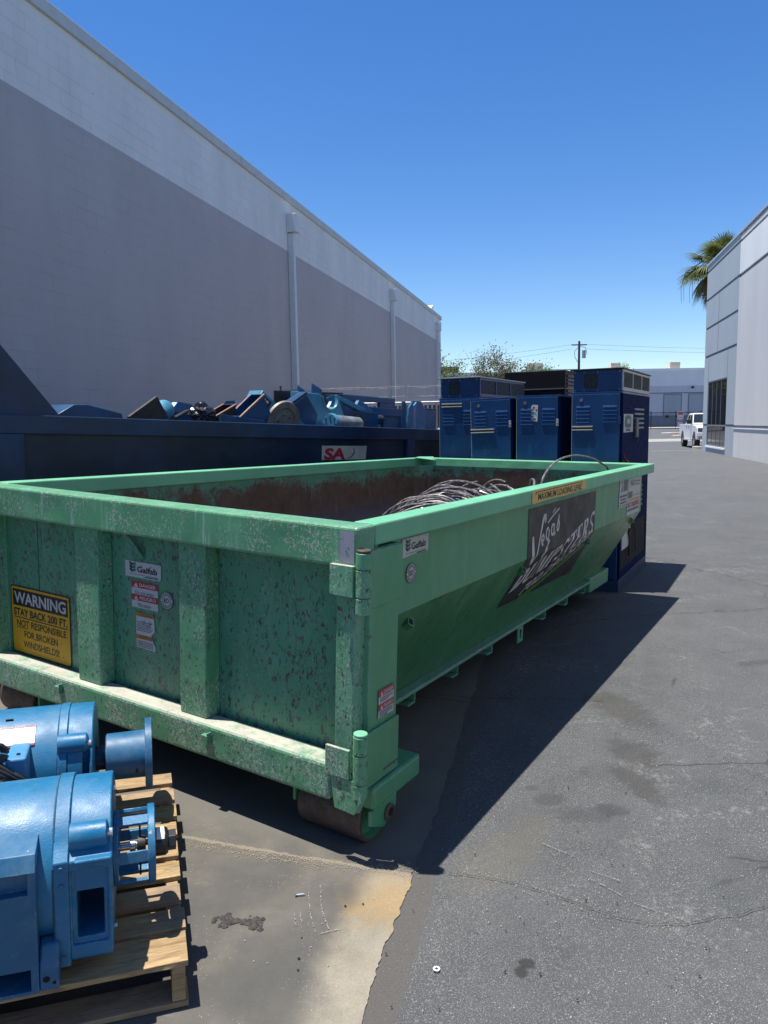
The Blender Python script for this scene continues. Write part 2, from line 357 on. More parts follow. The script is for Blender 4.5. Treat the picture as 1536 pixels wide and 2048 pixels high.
        c = n.mix(n.math('MULTIPLY', n.step(td, .10, .075), .75), c, n.mix(n.mr(fine, .3, .7), (.065, .06, .055), (.10, .093, .085)))
        n.set(color=c, rough=n.mr(mid, .3, .7, .72, .9), normal=n.bump(n.math('ADD', fine, n.math('MULTIPLY', n.noise(p, 45, 3), 1.2)), .45, .006), spec=.35)
    return n.m
M['asphalt'] = ground_mat('asphalt', False); M['concrete'] = ground_mat('stained_concrete', True)

def ns(n, s): return Vector((B0.x + BN.x * n + BU.x * s, B0.y + BN.y * n + BU.y * s))
def sheet(name, nl, slist, m, dz, edge=None):
    mb = MB(); k = len(nl)
    for s in slist:
        for i, n in enumerate(nl):
            if edge and i == k - 1: n = n + edge(s)
            p = ns(n, s); mb.v.append((p.x, p.y, gz(p.x, p.y) + dz))
    for j in range(len(slist) - 1):
        for i in range(k - 1): mb.f.append((j * k + i, j * k + i + 1, (j + 1) * k + i + 1, (j + 1) * k + i)); mb.m.append(0)
    o = mb.build(name, m, recalc=False); tag(o, kind='structure'); return o
nl = [-900, -300, -100, -40, -20, -8] + [-6 + i for i in range(6)] + [0, .5, 1, 2, 4, 7, 10, 14, 20, 30, 45, 70, 110, 300, 900]
sl_ = [-60, -30, -15, -8, -4] + [i * 2 for i in range(-1, 20)] + [40 + i * 3 for i in range(26)] + [125, 150, 200, 300, 500, 1000, 2200]
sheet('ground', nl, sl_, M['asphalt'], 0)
rg = random.Random(3); ed = {}
_w = [0, 0]
def edge(s):
    k = round(s, 3)
    if k not in ed:
        _w[0] = .80 * _w[0] + rg.uniform(-.0042, .0042); _w[1] = .97 * _w[1] + rg.uniform(-.003, .003); ed[k] = .008 * math.sin(s * 3.1) + _w[0] + _w[1]
    return ed[k]
cs = [-12, -6, -3, -2] + [-1.5 + i * .0125 for i in range(800)] + [8.6, 9, 10, 12, 16, 20, 26, 34]
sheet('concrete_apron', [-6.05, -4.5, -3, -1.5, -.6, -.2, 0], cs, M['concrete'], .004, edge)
# lighter valley gutter and painted lines of the far road
M['kerb'] = plain('kerb_concrete', (.48, .44, .37), .8, var=.12)
M['kerbred'] = plain('kerb_red_paint', (.42, .10, .08), .7, var=.3)
def strip(name, n0, n1, s0, s1, m, dz=.005, kind='structure', nseg=12):
    ls = [n0 + (n1 - n0) * i / nseg for i in range(nseg + 1)]
    return sheet(name, ls, [s0 + (s1 - s0) * j / 4 for j in range(5)], m, dz)
strip('gutter_pavement', 3, 80, 54.5, 60.5, plain('pale_road_concrete', (.30, .285, .25), .85, var=.1, scale=.5), .006)
strip('sidewalk', 0, 120, 93.5, 97, M['kerb'], .12)
wl = plain('road_line_paint', (.34, .34, .33), .8)
strip('road_marking', 8, 30, 49.0, 49.35, wl, .010)
strip('road_marking', 5, 14, 38.6, 38.8, wl, .010)

# ribbons for cracks
def ribbon(name, pts, w, m, dz, kink=.02, seed=1, n=40):
    rr = random.Random(seed); mb = MB(); P = []
    tot = len(pts) - 1; wob = 0
    for i in range(n + 1):
        t = i / n * tot; k = min(int(t), tot - 1); u = t - k
        a = Vector(pts[k]); b = Vector(pts[k + 1]); q = a.lerp(b, u); d = (b - a).normalized()
        wob = .72 * (wob if i else 0) + rr.uniform(-kink, kink); q += Vector((-d.y, d.x)) * wob; P.append((q, Vector((-d.y, d.x)), w * rr.uniform(.15, 1.0)))
    for q, nr, ww in P:
        for s in (-.5, .5): r_ = q + nr * ww * s; mb.v.append((r_.x, r_.y, gz(r_.x, r_.y) + dz))
    for i in range(n):
        if name == 'chalk_mark' and rr.random() < .35: continue
        mb.f.append((2 * i, 2 * i + 1, 2 * i + 3, 2 * i + 2)); mb.m.append(0)
    return tag(mb.build(name, m, recalc=False), kind='structure')
ck = plain('crack_dark', (.018, .018, .018), .9)
ribbon('pavement_crack', [(.16, 2.635), (.30, 2.60), (.45, 2.555), (.62, 2.45), (.76, 2.35), (.86, 2.31), (.98, 2.30), (1.10, 2.335), (1.18, 2.34), (1.30, 2.385), (1.5, 2.37)], .0035, ck, .009, .0022, 2, 260)
ribbon('pavement_crack', [(1.2, 5.85), (2.0, 6.2), (2.9, 6.32), (3.6, 6.4), (4.4, 6.5)], .010, ck, .009, .02, 3, 80)
ribbon('pavement_crack', [(.3, 4.45), (1.3, 4.32)], .006, ck, .009, .006, 5, 40)
ribbon('pavement_crack', [(3.1, 9.2), (3.6, 7.9), (3.9, 7.0), (4.3, 6.5)], .010, ck, .009, .02, 9, 60)
ch_ = plain('chalk_white', (.26, .26, .245), .9, var=.35, scale=60)
for k_, (pts, w_) in enumerate([([(-.294, 2.5), (-.278, 2.387), (-.249, 2.292)], .0035), ([(-.254, 2.539), (-.242, 2.414), (-.208, 2.308)], .004), ([(-.333, 2.385), (-.319, 2.322)], .004), ([(-.313, 2.391), (-.300, 2.335)], .004), ([(-.235, 2.283), (-.203, 2.298), (-.162, 2.309)], .005), ([(.613, 2.803), (.718, 2.704)], .004), ([(.751, 2.612), (.843, 2.547)], .004), ([(.738, 2.566), (.861, 2.412), (1.009, 2.307)], .003)]):
    ribbon('chalk_mark', pts, w_, ch_, .0085, .0012, 50 + k_, 60)
tan = plain('crack_grit', (.40, .34, .24), .9, var=.3, scale=80)
def crumbs(name, pts, cnt, spread, m, seed, size=(.0015, .004)):
    rr = random.Random(seed); mb = MB()
    for _ in range(cnt):
        k = rr.randrange(len(pts) - 1); a = Vector(pts[k]); b = Vector(pts[k + 1]); q = a.lerp(b, rr.random()) + Vector((rr.gauss(0, spread), rr.gauss(0, spread)))
        s = rr.uniform(*size); z = gz(q.x, q.y) + .006
        T = Matrix.Translation((q.x, q.y, z + s * .4)) @ Matrix.Rotation(rr.uniform(0, 6), 4, 'Z') @ Matrix.Rotation(rr.uniform(-.5, .5), 4, 'X')
        mb.add([T @ (Vector(p) * s) for p in ((1, 0, 0), (-.2, .9, 0), (-.9, -.1, 0), (0, -.8, 0), (0, 0, .8), (0, 0, -.7))], [(0, 1, 4), (1, 2, 4), (2, 3, 4), (3, 0, 4), (1, 0, 5), (2, 1, 5), (3, 2, 5), (0, 3, 5)])
    return tag(mb.build(name, m), kind='stuff')
crumbs('loose_grit', [(.25, 2.62), (.45, 2.56), (.62, 2.45), (.86, 2.31), (1.0, 2.30)], 260, .022, tan, 4, (.0006, .0026))
crumbs('joint_grit', [(-.80, 2.79), (-.50, 2.72), (-.27, 2.675), (.10, 2.64)], 1300, .017, tan, 6, (.0006, .0027))
crumbs('pavement_crumbs', [(-.6, 1.9), (1.6, 2.2), (.2, 4.2), (2.2, 3.3), (.3, 2.1)], 420, .35, plain('pale_crumb', (.46, .44, .40), .9), 8, (.001, .0032))
crumbs('dark_pebbles', [(-.6, 1.9), (.9, 2.4), (.2, 2.1), (1.5, 4.2)], 60, .25, plain('dark_pebble', (.035, .033, .032), .9), 12, (.002, .006))
# lumps of broken asphalt, a bolt and a washer on the apron
rr = random.Random(5); mb = MB()
for i in range(90):
    t = rr.random(); q = Vector((-.60 + .17 * t, 2.345 - .012 * t + rr.gauss(0, .012 + .008 * math.sin(t * 9))))
    s = rr.uniform(.004, .013); T = Matrix.Translation((q.x, q.y, gz(q.x, q.y) + .006)) @ Matrix.Rotation(rr.uniform(0, 6), 4, 'Z')
    mb.add([T @ Vector((p[0] * s, p[1] * s, p[2] * s * .6)) for p in ((1, .1, 0), (.2, .9, 0), (-.9, .3, 0), (-.5, -.8, 0), (.6, -.7, 0), (.1, .1, 1), (-.3, -.1, .9))], [(0, 1, 5), (1, 2, 5), (2, 6, 5), (2, 3, 6), (3, 4, 6), (4, 5, 6), (4, 0, 5)])
tag(mb.build('asphalt_lump', plain('broken_asphalt', (.055, .05, .046), .95, var=.5, scale=60)), 'crumbled dark asphalt lump lying on the concrete beside the pallet', 'rubble')
def gp(x, y, dz=0): return Vector((x, y, gz(x, y) + .006 + dz))
steel = plain('bright_steel', (.55, .56, .60), .3, .9)
mb = MB(); p = gp(-.335, 2.48, .004); mb.cyl(p, p + Vector((.028, .004, 0)), .003, 10).cyl(p - Vector((.005, .0007, 0)), p, .0065, 6)
tag(mb.build('loose_bolt', steel), 'small silver bolt lying on the stained concrete', 'bolt')
mb = MB(); mb.lathe([(-.001, .0055), (-.001, .011), (.001, .011), (.001, .0055), (-.001, .0055)], Matrix.Translation(gp(.14, 2.125, .002)) @ Matrix.Rotation(R(90), 4, 'Y'), 20)
tag(mb.build('washer', plain('white_washer', (.7, .7, .68), .5)), 'small pale washer lying on the asphalt at the bottom', 'washer')

# ---------------------------------------------------------------- flat lettering
_tc = {}
def text2d(s, bold=0.0, shear=0.0):
    key = (s, bold, shear)
    if key in _tc: return _tc[key]
    cu_ = bpy.data.curves.new('t', 'FONT'); cu_.body = s; cu_.size = 1; cu_.offset = bold; cu_.shear = shear; cu_.resolution_u = 4
    o = bpy.data.objects.new('t', cu_); C.objects.link(o); bpy.context.view_layer.update()
    me = bpy.data.meshes.new_from_object(o.evaluated_get(bpy.context.evaluated_depsgraph_get()))
    vs = [(v.co.x, v.co.y) for v in me.vertices]; fs = [tuple(p.vertices) for p in me.polygons]
    bpy.data.objects.remove(o); bpy.data.curves.remove(cu_)
    xs = [v[0] for v in vs]; ys = [v[1] for v in vs]; x0, x1, y0, y1 = min(xs), max(xs), min(ys), max(ys)
    vs = [((x - x0) / (x1 - x0), (y - y0) / (y1 - y0)) for x, y in vs]; _tc[key] = (vs, fs); return _tc[key]
class Flat:
    """2D shapes (u right, v up), later mapped onto a surface"""
    def __init__(s): s.v = []; s.f = []
    def poly(s, pts): b = len(s.v); s.v += list(pts); s.f.append(tuple(range(b, b + len(pts)))); return s
    def rect(s, u0, v0, u1, v1): return s.poly([(u0, v0), (u1, v0), (u1, v1), (u0, v1)])
    def text(s, t, u0, v0, u1, v1, bold=.0, shear=0.0):
        vs, fs = text2d(t, bold, shear); b = len(s.v); s.v += [(u0 + x * (u1 - u0), v0 + y * (v1 - v0)) for x, y in vs]; s.f += [tuple(b + i for i in f) for f in fs]; return s
    def line(s, pts, w):
        for i in range(len(pts) - 1):
            a = Vector(pts[i]); b = Vector(pts[i + 1]); d = (b - a).normalized(); n = Vector((-d.y, d.x))
            wa = w[i] if isinstance(w, list) else w; wb = w[i + 1] if isinstance(w, list) else w
            s.poly([tuple(a - n * wa / 2), tuple(b - n * wb / 2), tuple(b + d * wb * .15 + n * wb / 2), tuple(a + n * wa / 2)])
        return s
    def disc(s, cu, cv, r, ry=None, seg=28): ry = ry or r; return s.poly([(cu + r * math.cos(2 * math.pi * i / seg), cv + ry * math.sin(2 * math.pi * i / seg)) for i in range(seg)])
    def ring(s, cu, cv, r0, r1, seg=28):
        for i in range(seg):
            a, b = 2 * math.pi * i / seg, 2 * math.pi * (i + 1) / seg
            s.poly([(cu + r * math.cos(t), cv + r * math.sin(t)) for r, t in ((r0, a), (r1, a), (r1, b), (r0, b))])
        return s
    def xf(s, fn): s.v = [fn(u, v) for u, v in s.v]; return s
    def build(s, name, m, fn, parent, bend=None, warp=None):
        me = bpy.data.meshes.new(name); me.from_pydata([(u, v, 0) for u, v in s.v], [], s.f)
        bm = bmesh.new(); bm.from_mesh(me); bmesh.ops.triangulate(bm, faces=bm.faces[:])
        if bend is not None: bmesh.ops.bisect_plane(bm, geom=bm.verts[:] + bm.edges[:] + bm.faces[:], plane_co=(0, bend, 0), plane_no=(0, 1, 0))
        for v in bm.verts:
            q = fn(v.co.x, v.co.y); v.co = warp(q) if warp else q
        bm.to_mesh(me); bm.free(); me.materials.append(m)
        o = bpy.data.objects.new(name, me); C.objects.link(o)
        if parent: o.parent = parent
        return o

# ---------------------------------------------------------------- green roll-off container (local: x along its length, y to its left, z from the rim top)
GM = Matrix(((0.52619598, -0.84954872, 0.03721249, -0.02854034), (0.85031468, 0.52612994, -0.0123385, 2.64347513), (-0.00909645, 0.03813479, 0.9992312, 1.33495556), (0, 0, 0, 1)))
GK = 1.054
GM = Matrix.Translation((GM[0][3] * GK, GM[1][3] * GK, 1.69 + (GM[2][3] - 1.69) * GK)) @ GM.to_3x3().to_4x4() @ Matrix.Scale(GK, 4)   # an eight-foot-wide body resting on its rollers
gd = thing('roll_off_container', 'weathered green roll-off dumpster with low slanted sides and rust-scoured interior', 'dumpster', GM)
L, WD, ZB, ZS, YI, YB = 4.596, 2.35, -.41, -.956, .07, .357
def twist(p):
    t = max(0, min(1, p.x / L)); u = max(0, min(1, p.y / WD)); return Vector((p.x, p.y, p.z + t * (.014 - .056 * u)))
def G(mb, name, m, bevel=.004, smooth=False, parent=None, label=None): return mb.build(name, m, parent or gd, bevel, smooth, warp=twist, label=label)
XE = L - .15
# side panels (outer green, inner scoured)
def side(mir):
    f = (lambda y: WD - y) if mir else (lambda y: y)
    mb = MB(); t = .012
    for (x0, x1) in ((.02, .9), (.9, 1.8), (1.8, 2.7), (2.7, 3.6), (3.6, XE)):
        xa, xb = x0, x1
        ea = -.0; 
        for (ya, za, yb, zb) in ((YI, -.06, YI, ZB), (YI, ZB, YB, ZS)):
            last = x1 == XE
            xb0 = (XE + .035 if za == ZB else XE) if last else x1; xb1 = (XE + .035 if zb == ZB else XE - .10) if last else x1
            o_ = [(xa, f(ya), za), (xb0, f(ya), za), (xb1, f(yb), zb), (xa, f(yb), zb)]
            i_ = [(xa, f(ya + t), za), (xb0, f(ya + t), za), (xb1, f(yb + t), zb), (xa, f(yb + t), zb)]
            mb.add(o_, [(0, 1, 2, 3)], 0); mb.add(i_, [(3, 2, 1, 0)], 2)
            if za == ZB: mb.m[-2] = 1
            if last: mb.add([o_[1], o_[2], i_[2], i_[1]], [(0, 1, 2, 3)], 0)
    o = mb.build('side_panel', [M['g_side'], M['g_slope_shade'], M['inside']], gd, warp=twist, recalc=False)
    bm = bmesh.new(); bm.from_mesh(o.data); bmesh.ops.remove_doubles(bm, verts=bm.verts[:], dist=.0005); bm.to_mesh(o.data); bm.free()
    return o
side(False); side(True)
mb = MB(); mb.add([(XE, YI + .01, -.06), (XE, WD - YI - .01, -.06), (XE + .03, WD - YI - .01, ZB), (XE + .03, YI + .01, ZB), (XE - .10, WD - YB, ZS), (XE - .10, YB, ZS)], [(0, 1, 2, 3), (3, 2, 4, 5)], 1)
mb.add([(XE + .012, YI, -.06), (XE + .012, WD - YI, -.06), (XE + .045, WD - YI, ZB), (XE + .045, YI, ZB), (XE - .088, WD - YB, ZS), (XE - .088, YB, ZS)], [(3, 2, 1, 0), (5, 4, 2, 3)], 0)
G(mb, 'front_wall', [M['g_side'], M['inside']], 0)
mb = MB(); mb.box(-.019, XE - .1, YB, WD - YB, ZS - .012, ZS); G(mb, 'floor', M['inside'], 0)
# inner corner gussets
for y, yy in ((WD - YI - .012, WD - YI - .16), (YI + .012, YI + .16)):
    mb = MB(); mb.add([(XE - .15, y, -.07), (XE - .002, yy, -.07), (XE + .03, yy, ZB), (XE - .12, y, ZB)], [(0, 1, 2, 3)]); G(mb, 'corner_gusset', M['inside'], 0)
# rim tubes
RT = .08
def rim(x0, x1, y0, y1, name='rim_tube'):
    mb = MB(); k = 9 if x1 - x0 > 1 else 1
    for i in range(k): mb.box(x0 + (x1 - x0) * i / k, x0 + (x1 - x0) * (i + 1) / k, y0, y1, -RT, 0)
    if k > 1: mb = MB().box(x0, x1, y0, y1, -RT, 0)
    return G(mb, name, M['g_rim_sunlit'], .007)
rim(0, L, 0, .10); rim(0, L, WD - .10, WD); rim(L - .15, L - .002, .101, WD - .101)
# bent flap at the far left corner
mb = MB(); mb.prism([(L - .34, WD - .12, .003), (L - .16, WD - .26, -.025), (L - .02, WD - .16, .004), (L - .1, WD - .04, .004)], (0, 0, .006)); G(mb, 'bent_corner_flap', M['g_rim_sunlit'], 0)
# crossmember ends, lip, rails
mb = MB(); mb.box(.17, XE - .1, YB - .055, YB + .02, ZS - .022, ZS - .002); G(mb, 'bottom_lip', green('lip_paint', fade=.9, scratch=.5, grit=.4, base=(.11, .26, .18)), .003)
for x in (.93, 1.42, 1.90, 2.86, 3.36, 3.82):
    mb = MB(); mb.box(x - .012, x, YB - .03, WD - YB + .03, ZS - .085, ZS - .0225).box(x - .075, x, YB - .03, WD - YB + .03, ZS - .095, ZS - .0855); G(mb, 'crossmember', M['g_plain'], .004)
for y in (.56, WD - .66):
    mb = MB(); mb.box(.33, L - .25, y, y + .1, ZS - .22, ZS - .13); G(mb, 'skid_rail', M['g_plain'], .006)
mb = MB(); mb.prism([(2.28, YB - .045, ZS - .0225), (2.37, YB - .045, ZS - .0225), (2.37, YB - .045, ZS - .135), (2.28, YB - .045, ZS - .135)], (0, .01, 0)); o = G(mb, 'tie_plate', M['g_plain'], .002)
mb = MB(); mb.box(2.312, 2.326, YB - .0475, YB - .0455, ZS - .105, ZS - .05).cyl((2.322, YB - .0475, ZS - .06), (2.322, YB - .0455, ZS - .06), .013); mb.build('keyhole_slot', M['void'], o, warp=twist)
mb = MB(); mb.box(3.86, 4.42, YB - .057, YB + .25, ZS - .105, ZS + .018).box(4.05, 4.3, YB + .25, WD - YB - .25, ZS - .10, ZS - .02); mb.box(3.86, 4.42, WD - YB - .25, WD - YB + .057, ZS - .105, ZS + .018); G(mb, 'outrigger', green('outrigger_paint', fade=.5, grit=.3, scratch=.4), .006)
# stake pockets on the lower side
for x in (.42, 1.72, 2.98, 4.28):
    mb = MB(); q = Vector((x, .07 + .287 * .14, -.41 - .546 * .14)); T = Matrix.Translation(q) @ Matrix.Rotation(R(-28), 4, 'X') @ Matrix.Rotation(R(38), 4, 'Y') @ Matrix.Scale(.75, 4)
    for a, b, c, d in ((-.025, .025, -.025, -.019), (-.025, .025, .019, .025), (-.025, -.019, -.019, .019), (.019, .025, -.019, .019)): mb.box(a, b, -.045, .012, c, d, T)
    G(mb, 'tarp_hook_pocket', M['g_slope_shade'], .001)
# rear posts
for y0, y1 in ((0, .11), (WD - .11, WD)):
    mb = MB(); mb.box(-.03, .175, y0, y1, -.99, -.09).box(0.002, .03, y0 + .006, y1 - .006, -.09, -.0805); G(mb, 'corner_post', M['g_side'], .005)
# hinge straps on the right post
mb = MB(); mb.box(-.085, .178, -.013, -.001, -.305, -.092); G(mb, 'hinge_strap', M['g_side'], .004)
mb = MB(); mb.box(-.085, .176, -.013, -.001, -.985, -.772); G(mb, 'hinge_strap', M['g_side'], .004)
def hinge(z1, z0, splits, capmat):
    mb = MB(); c = (-.112, -.022)
    zs = [z1] + splits + [z0]
    for a, b in zip(zs, zs[1:]): mb.cyl((c[0], c[1], a - .0015), (c[0], c[1], b + .0015), .0275, 28)
    o = G(mb, 'hinge_barrel', M['g_post'], .0025, True)
    mb = MB(); mb.cyl((c[0], c[1], z1 - .004), (c[0], c[1], z0 + .004), .0245, 24); G(mb, 'hinge_pin', M['rusty'], 0, True, o)
    mb = MB(); mb.cyl((c[0], c[1], z1 - .001), (c[0], c[1], z1 + .010), .026, 28); G(mb, 'pin_cap', capmat, .003, True, o)
hinge(-.085, -.305, [-.145, -.245], M['rusty']); hinge(-.75, -.985, [-.82, -.93], M['g_rim_sunlit'])
mb = MB(); mb.cyl((-.108, -.012, -.31), (-.108, -.012, -.73), .010, 12); 
# door
def D(mb, name, m, bevel=.006, parent=None): return mb.build(name, m, parent or door, bevel, warp=twist, seg=3)
mb = MB(); mb.box(-.010, .0, .06, WD - .06, -.90, -.13); door = G(mb, 'rear_door', M['g_door'], 0)
mb = MB(); mb.box(-.12, -.002, 0, WD, -.148, 0); D(mb, 'top_tube', M['g_tube'], .012)
mb = MB(); mb.box(-.128, -.02, .101, WD - .02, -1.032, -.884); D(mb, 'bottom_tube', M['g_grit'], .018)
for y0, y1 in ((.757, .910), (1.427, 1.588)):
    mb = MB(); mb.box(-.092, -.0105, y0, y1, -.8835, -.1485); D(mb, 'upright', M['g_post'], .006)
for y0, y1 in ((.022, .105), (WD - .105, WD - .022)):
    mb = MB(); mb.box(-.094, -.004, y0, y1, -1.0, -.1485); D(mb, 'edge_post', M['g_post'], .006)
mb = MB(); mb.box(-.139, -.1205, .004, .104, -.246, -.134); D(mb, 'hinge_block', M['g_grit'], .003)
mb = MB(); mb.box(-.142, -.1285, .008, .112, -.916, -.805); D(mb, 'hinge_block', M['g_grit'], .003)
mb = MB(); mb.prism([(-.137, .092, -.917), (-.137, -.03, -.917), (-.137, -.045, -.99), (-.137, -.014, -1.045), (-.137, .072, -1.04)], (.012, 0, 0)); mb.prism([(-.125, -.011, -.99), (-.03, -.011, -.99), (-.03, -.011, -1.0), (-.09, -.011, -1.06), (-.125, -.011, -1.045)], (0, .01, 0)); D(mb, 'lower_gusset', M['g_post'], .003)
for y, z in ((1.675, -.925), (.712, -.925)):
    mb = MB(); mb.box(-.152, -.1285, y - .018, y + .018, z - .03, z + .004).box(-.152, -.129, y - .018, y - .013, z + .004, z + .016); D(mb, 'chain_hook', M['g_door'], .002)
mb = MB(); mb.tube([(-.06, 1.285, -.15), (-.035, 1.25, -.21), (-.018, 1.215, -.268)], .012, 10); D(mb, 'stay_rod', M['g_door'], 0)
# vertical plate seams of the door
mb = MB()
for y in (1.992,): mb.box(-.0115, -.010, y - .0015, y + .0015, -.88, -.15)
D(mb, 'plate_seam', plain('door_seam_dark', (.03, .035, .03), .8), 0)
# axle beam, bracket and rollers
for mir in (0, 1):
    f = (lambda y: WD - y) if mir else (lambda y: y)
    def bx(mb, x0, x1, y0, y1, z0, z1): a, b = sorted((f(y0), f(y1))); return mb.box(x0, x1, a, b, z0, z1)
    mb = MB(); bx(mb, -.02, .335, -.028, .36, -1.082, -.992); G(mb, 'axle_beam', M['g_side'], .012)
    for y0 in (-.022, .335):
        mb = MB(); mb.prism([(x, f(y0), z) for x, z in ((-.03, -1.082), (.155, -1.082), (.155, -1.13), (.065, -1.185), (-.03, -1.14))], (0, -.014 if mir else .014, 0)); o = G(mb, 'roller_bracket', M['g_side'], .003)
        if y0 < 0:
            mb = MB(); mb.cyl((.095, f(-.0225), -1.135), (.095, f(-.030), -1.135), .034, 20); mb.build('axle_end', M['rusty'], o, .002, warp=twist)
            mb = MB(); mb.cyl((.10, f(-.0305), -1.135), (.10, f(-.0315), -1.135), .016, 14); mb.build('grease_hole', M['void'], o, warp=twist)
    Tm = Matrix.Translation((.065, f(.02), -1.140)) @ Matrix.Rotation(R(90 if not mir else -90), 4, 'Z')
    mb = MB(); mb.lathe([(0, .096), (0, .108), (.004, .112), (.290, .112), (.294, .108), (.294, .096)], Tm, 48); o = G(mb, 'roller', M['rusty'], 0, True)
    mb = MB(); mb.lathe([(.294, .0955), (.27, .09), (.27, .03), (.294, .03)], Tm, 32); G(mb, 'roller_hub', M['g_side'], 0, True, o); mb = MB(); mb.lathe([(0, .0965), (.035, .092), (.035, .0)], Tm, 40); G(mb, 'roller_hub', M['g_side'], 0, True, o)

# decals of the container
YP = YI - .0035
def on_side(u, v, off=0):   # u along x, v = z on the upper side, continuing down the lower slope below ZB
    if v >= ZB: return Vector((u, YP - off, v))
    d = ZB - v; return Vector((u, YP - off + .287 / .6168 * d, ZB - .546 / .6168 * d))
def dec(fl, name, m, off=0, parent=None, bend=True): return fl.build(name, m, lambda u, v: on_side(u, v, off), parent or gd, ZB if bend else None, twist)
vin = dec(Flat().poly([(1.72, -.125), (3.04, -.125), (3.055, ZB), (3.10, ZB - .375), (1.69, ZB - .345), (1.73, ZB)]), 'company_banner', M['vinyl'])
# slab-serif stencil letters
LET = {
 'D': (1.0, [('r', 0, 0, .12, .06), ('r', 0, .94, .12, 1), ('r', .10, 0, .40, 1), ('a', .47, .5, .26, .53, .50, .20, -88, 88)]),
 'U': (1.0, [('r', 0, .94, .45, 1), ('r', .08, .2, .36, 1), ('r', .62, .94, 1, 1), ('r', .76, .2, .86, 1), ('a', .49, .26, .30, .41, .26, .10, 190, 350)]),
 'M': (1.25, [('r', 0, 0, .24, .06), ('r', .07, 0, .15, 1), ('p', [(0, 1), (.30, 1), (.62, .12), (.55, 0)]), ('p', [(.86, 1), (.80, 1), (.57, .22), (.60, .08)]), ('r', .80, 0, 1.12, 1), ('r', .74, 0, 1.2, .06), ('r', .9, .94, 1.2, 1)]),
 'P': (.92, [('r', 0, 0, .46, .06), ('r', 0, .94, .12, 1), ('r', .09, 0, .38, 1), ('a', .44, .73, .20, .45, .27, .12, -92, 92)]),
 'S': (.80, [('a', .38, .74, .2, .36, .26, .14, 20, 250), ('p', [(.06, .80), (.30, .62), (.72, .34), (.70, .14), (.42, .40), (.06, .60)]), ('a', .38, .25, .2, .38, .25, .13, 190, 400), ('r', .66, .70, .72, 1), ('r', .02, 0, .08, .30)]),
 'T': (1.0, [('r', .34, 0, .64, 1), ('r', .22, 0, .76, .06), ('r', .02, .90, .30, 1), ('r', .68, .90, .96, 1), ('r', .02, .70, .08, 1), ('r', .90, .70, .96, 1)]),
 'E': (.92, [('r', .08, 0, .38, 1), ('r', 0, 0, .1, .06), ('r', 0, .94, .1, 1), ('r', .42, 0, .82, .08), ('r', .42, .92, .78, 1), ('r', .42, .46, .62, .54), ('r', .76, 0, .82, .32), ('r', .72, .70, .78, 1), ('r', .60, .36, .66, .64)]),
 'R': (1.05, [('r', 0, 0, .44, .06), ('r', 0, .94, .12, 1), ('r', .08, 0, .36, 1), ('a', .42, .74, .18, .42, .26, .12, -92, 92), ('p', [(.42, .46), (.62, .50), (1.0, .02), (1.0, 0), (.70, 0)])]),
}
def letters(word, fn, fl):
    tot = sum(LET[c][0] + .1 for c in word); x = 0
    for c in word:
        w, sh = LET[c]
        for k in sh:
            if k[0] == 'r': P = [(k[1], k[2]), (k[3], k[2]), (k[3], k[4]), (k[1], k[4])]; fl.poly([fn((x + a) / tot, b) for a, b in P])
            elif k[0] == 'p': fl.poly([fn((x + a) / tot, b) for a, b in k[1]])
            else:
                _, cx_, cy_, ri, ro, ryo, ryi, a0, a1 = (k + (0,))[:9] if len(k) == 9 else k
                _, cx_, cy_, rix, rox, roy, riy, a0, a1 = k
                for i in range(14):
                    t0 = R(a0 + (a1 - a0) * i / 14); t1 = R(a0 + (a1 - a0) * (i + 1) / 14)
                    P = [(cx_ + rix * math.cos(t0), cy_ + riy * math.sin(t0)), (cx_ + rox * math.cos(t0), cy_ + roy * math.sin(t0)), (cx_ + rox * math.cos(t1), cy_ + roy * math.sin(t1)), (cx_ + rix * math.cos(t1), cy_ + riy * math.sin(t1))]
                    fl.poly([fn((x + a) / tot, b) for a, b in P])
        x += w + .1
    return fl
def dm(u, v):   # rising, slightly arched word across the bend
    base = -.655 + .245 * u ** 1.15; h = .150 + .01 * u
    return (1.765 + 1.27 * u + .05 * (v - .5), base + h * v)
dec(letters('DUMPSTERS', dm, Flat()), 'banner_word', M['d_letter'], .0015, vin)
fl = Flat(); vs, fs = text2d('702.291.5200', .012, .25); fl.v = [(1.99 + 1.00 * a + .02 * b, -.735 + .27 * a ** 1.15 + .075 * b) for a, b in vs]; fl.f = list(fs); dec(fl, 'phone_number', M['d_letter'], .0015, vin)
fl = Flat()
for i in range(10):
    a, b = i / 10, (i + 1) / 10; fl.poly([(2.02 + .98 * a, -.795 + .27 * a ** 1.15), (2.02 + .98 * b, -.795 + .27 * b ** 1.15), (2.02 + .98 * b, -.755 + .27 * b ** 1.15), (2.02 + .98 * a, -.755 + .27 * a ** 1.15)])
dec(fl, 'web_address_band', M['d_lime'], .0012, vin)
# script word
fl = Flat(); SC = lambda pts: [(1.79 + .50 * a, -.47 + .29 * b) for a, b in pts]
def arc(cx_, cy_, rx, ry, a0, a1, k=12): return [(cx_ + rx * math.cos(R(a0 + (a1 - a0) * i / k)), cy_ + ry * math.sin(R(a0 + (a1 - a0) * i / k))) for i in range(k + 1)]
fl.line(SC([(.02, .62), (.03, .45), (.06, .2), (.12, 0)]), [.02, .036, .042, .028]); fl.line(SC([(.12, 0), (.20, .30), (.27, .62), (.33, .88), (.38, .97), (.42, .93), (.41, .82)]), [.018, .018, .020, .028, .038, .036, .014])
fl.line(SC([(.30, .42), (.37, .48)] + arc(.35, .48, .045, .10, 0, 300)), .019)
fl.line(SC(arc(.51, .57, .05, .12, 60, 360)), .019); fl.line(SC([(.565, .66), (.545, .40), (.50, .16), (.45, .06), (.42, .12), (.47, .24), (.60, .42)]), .017)
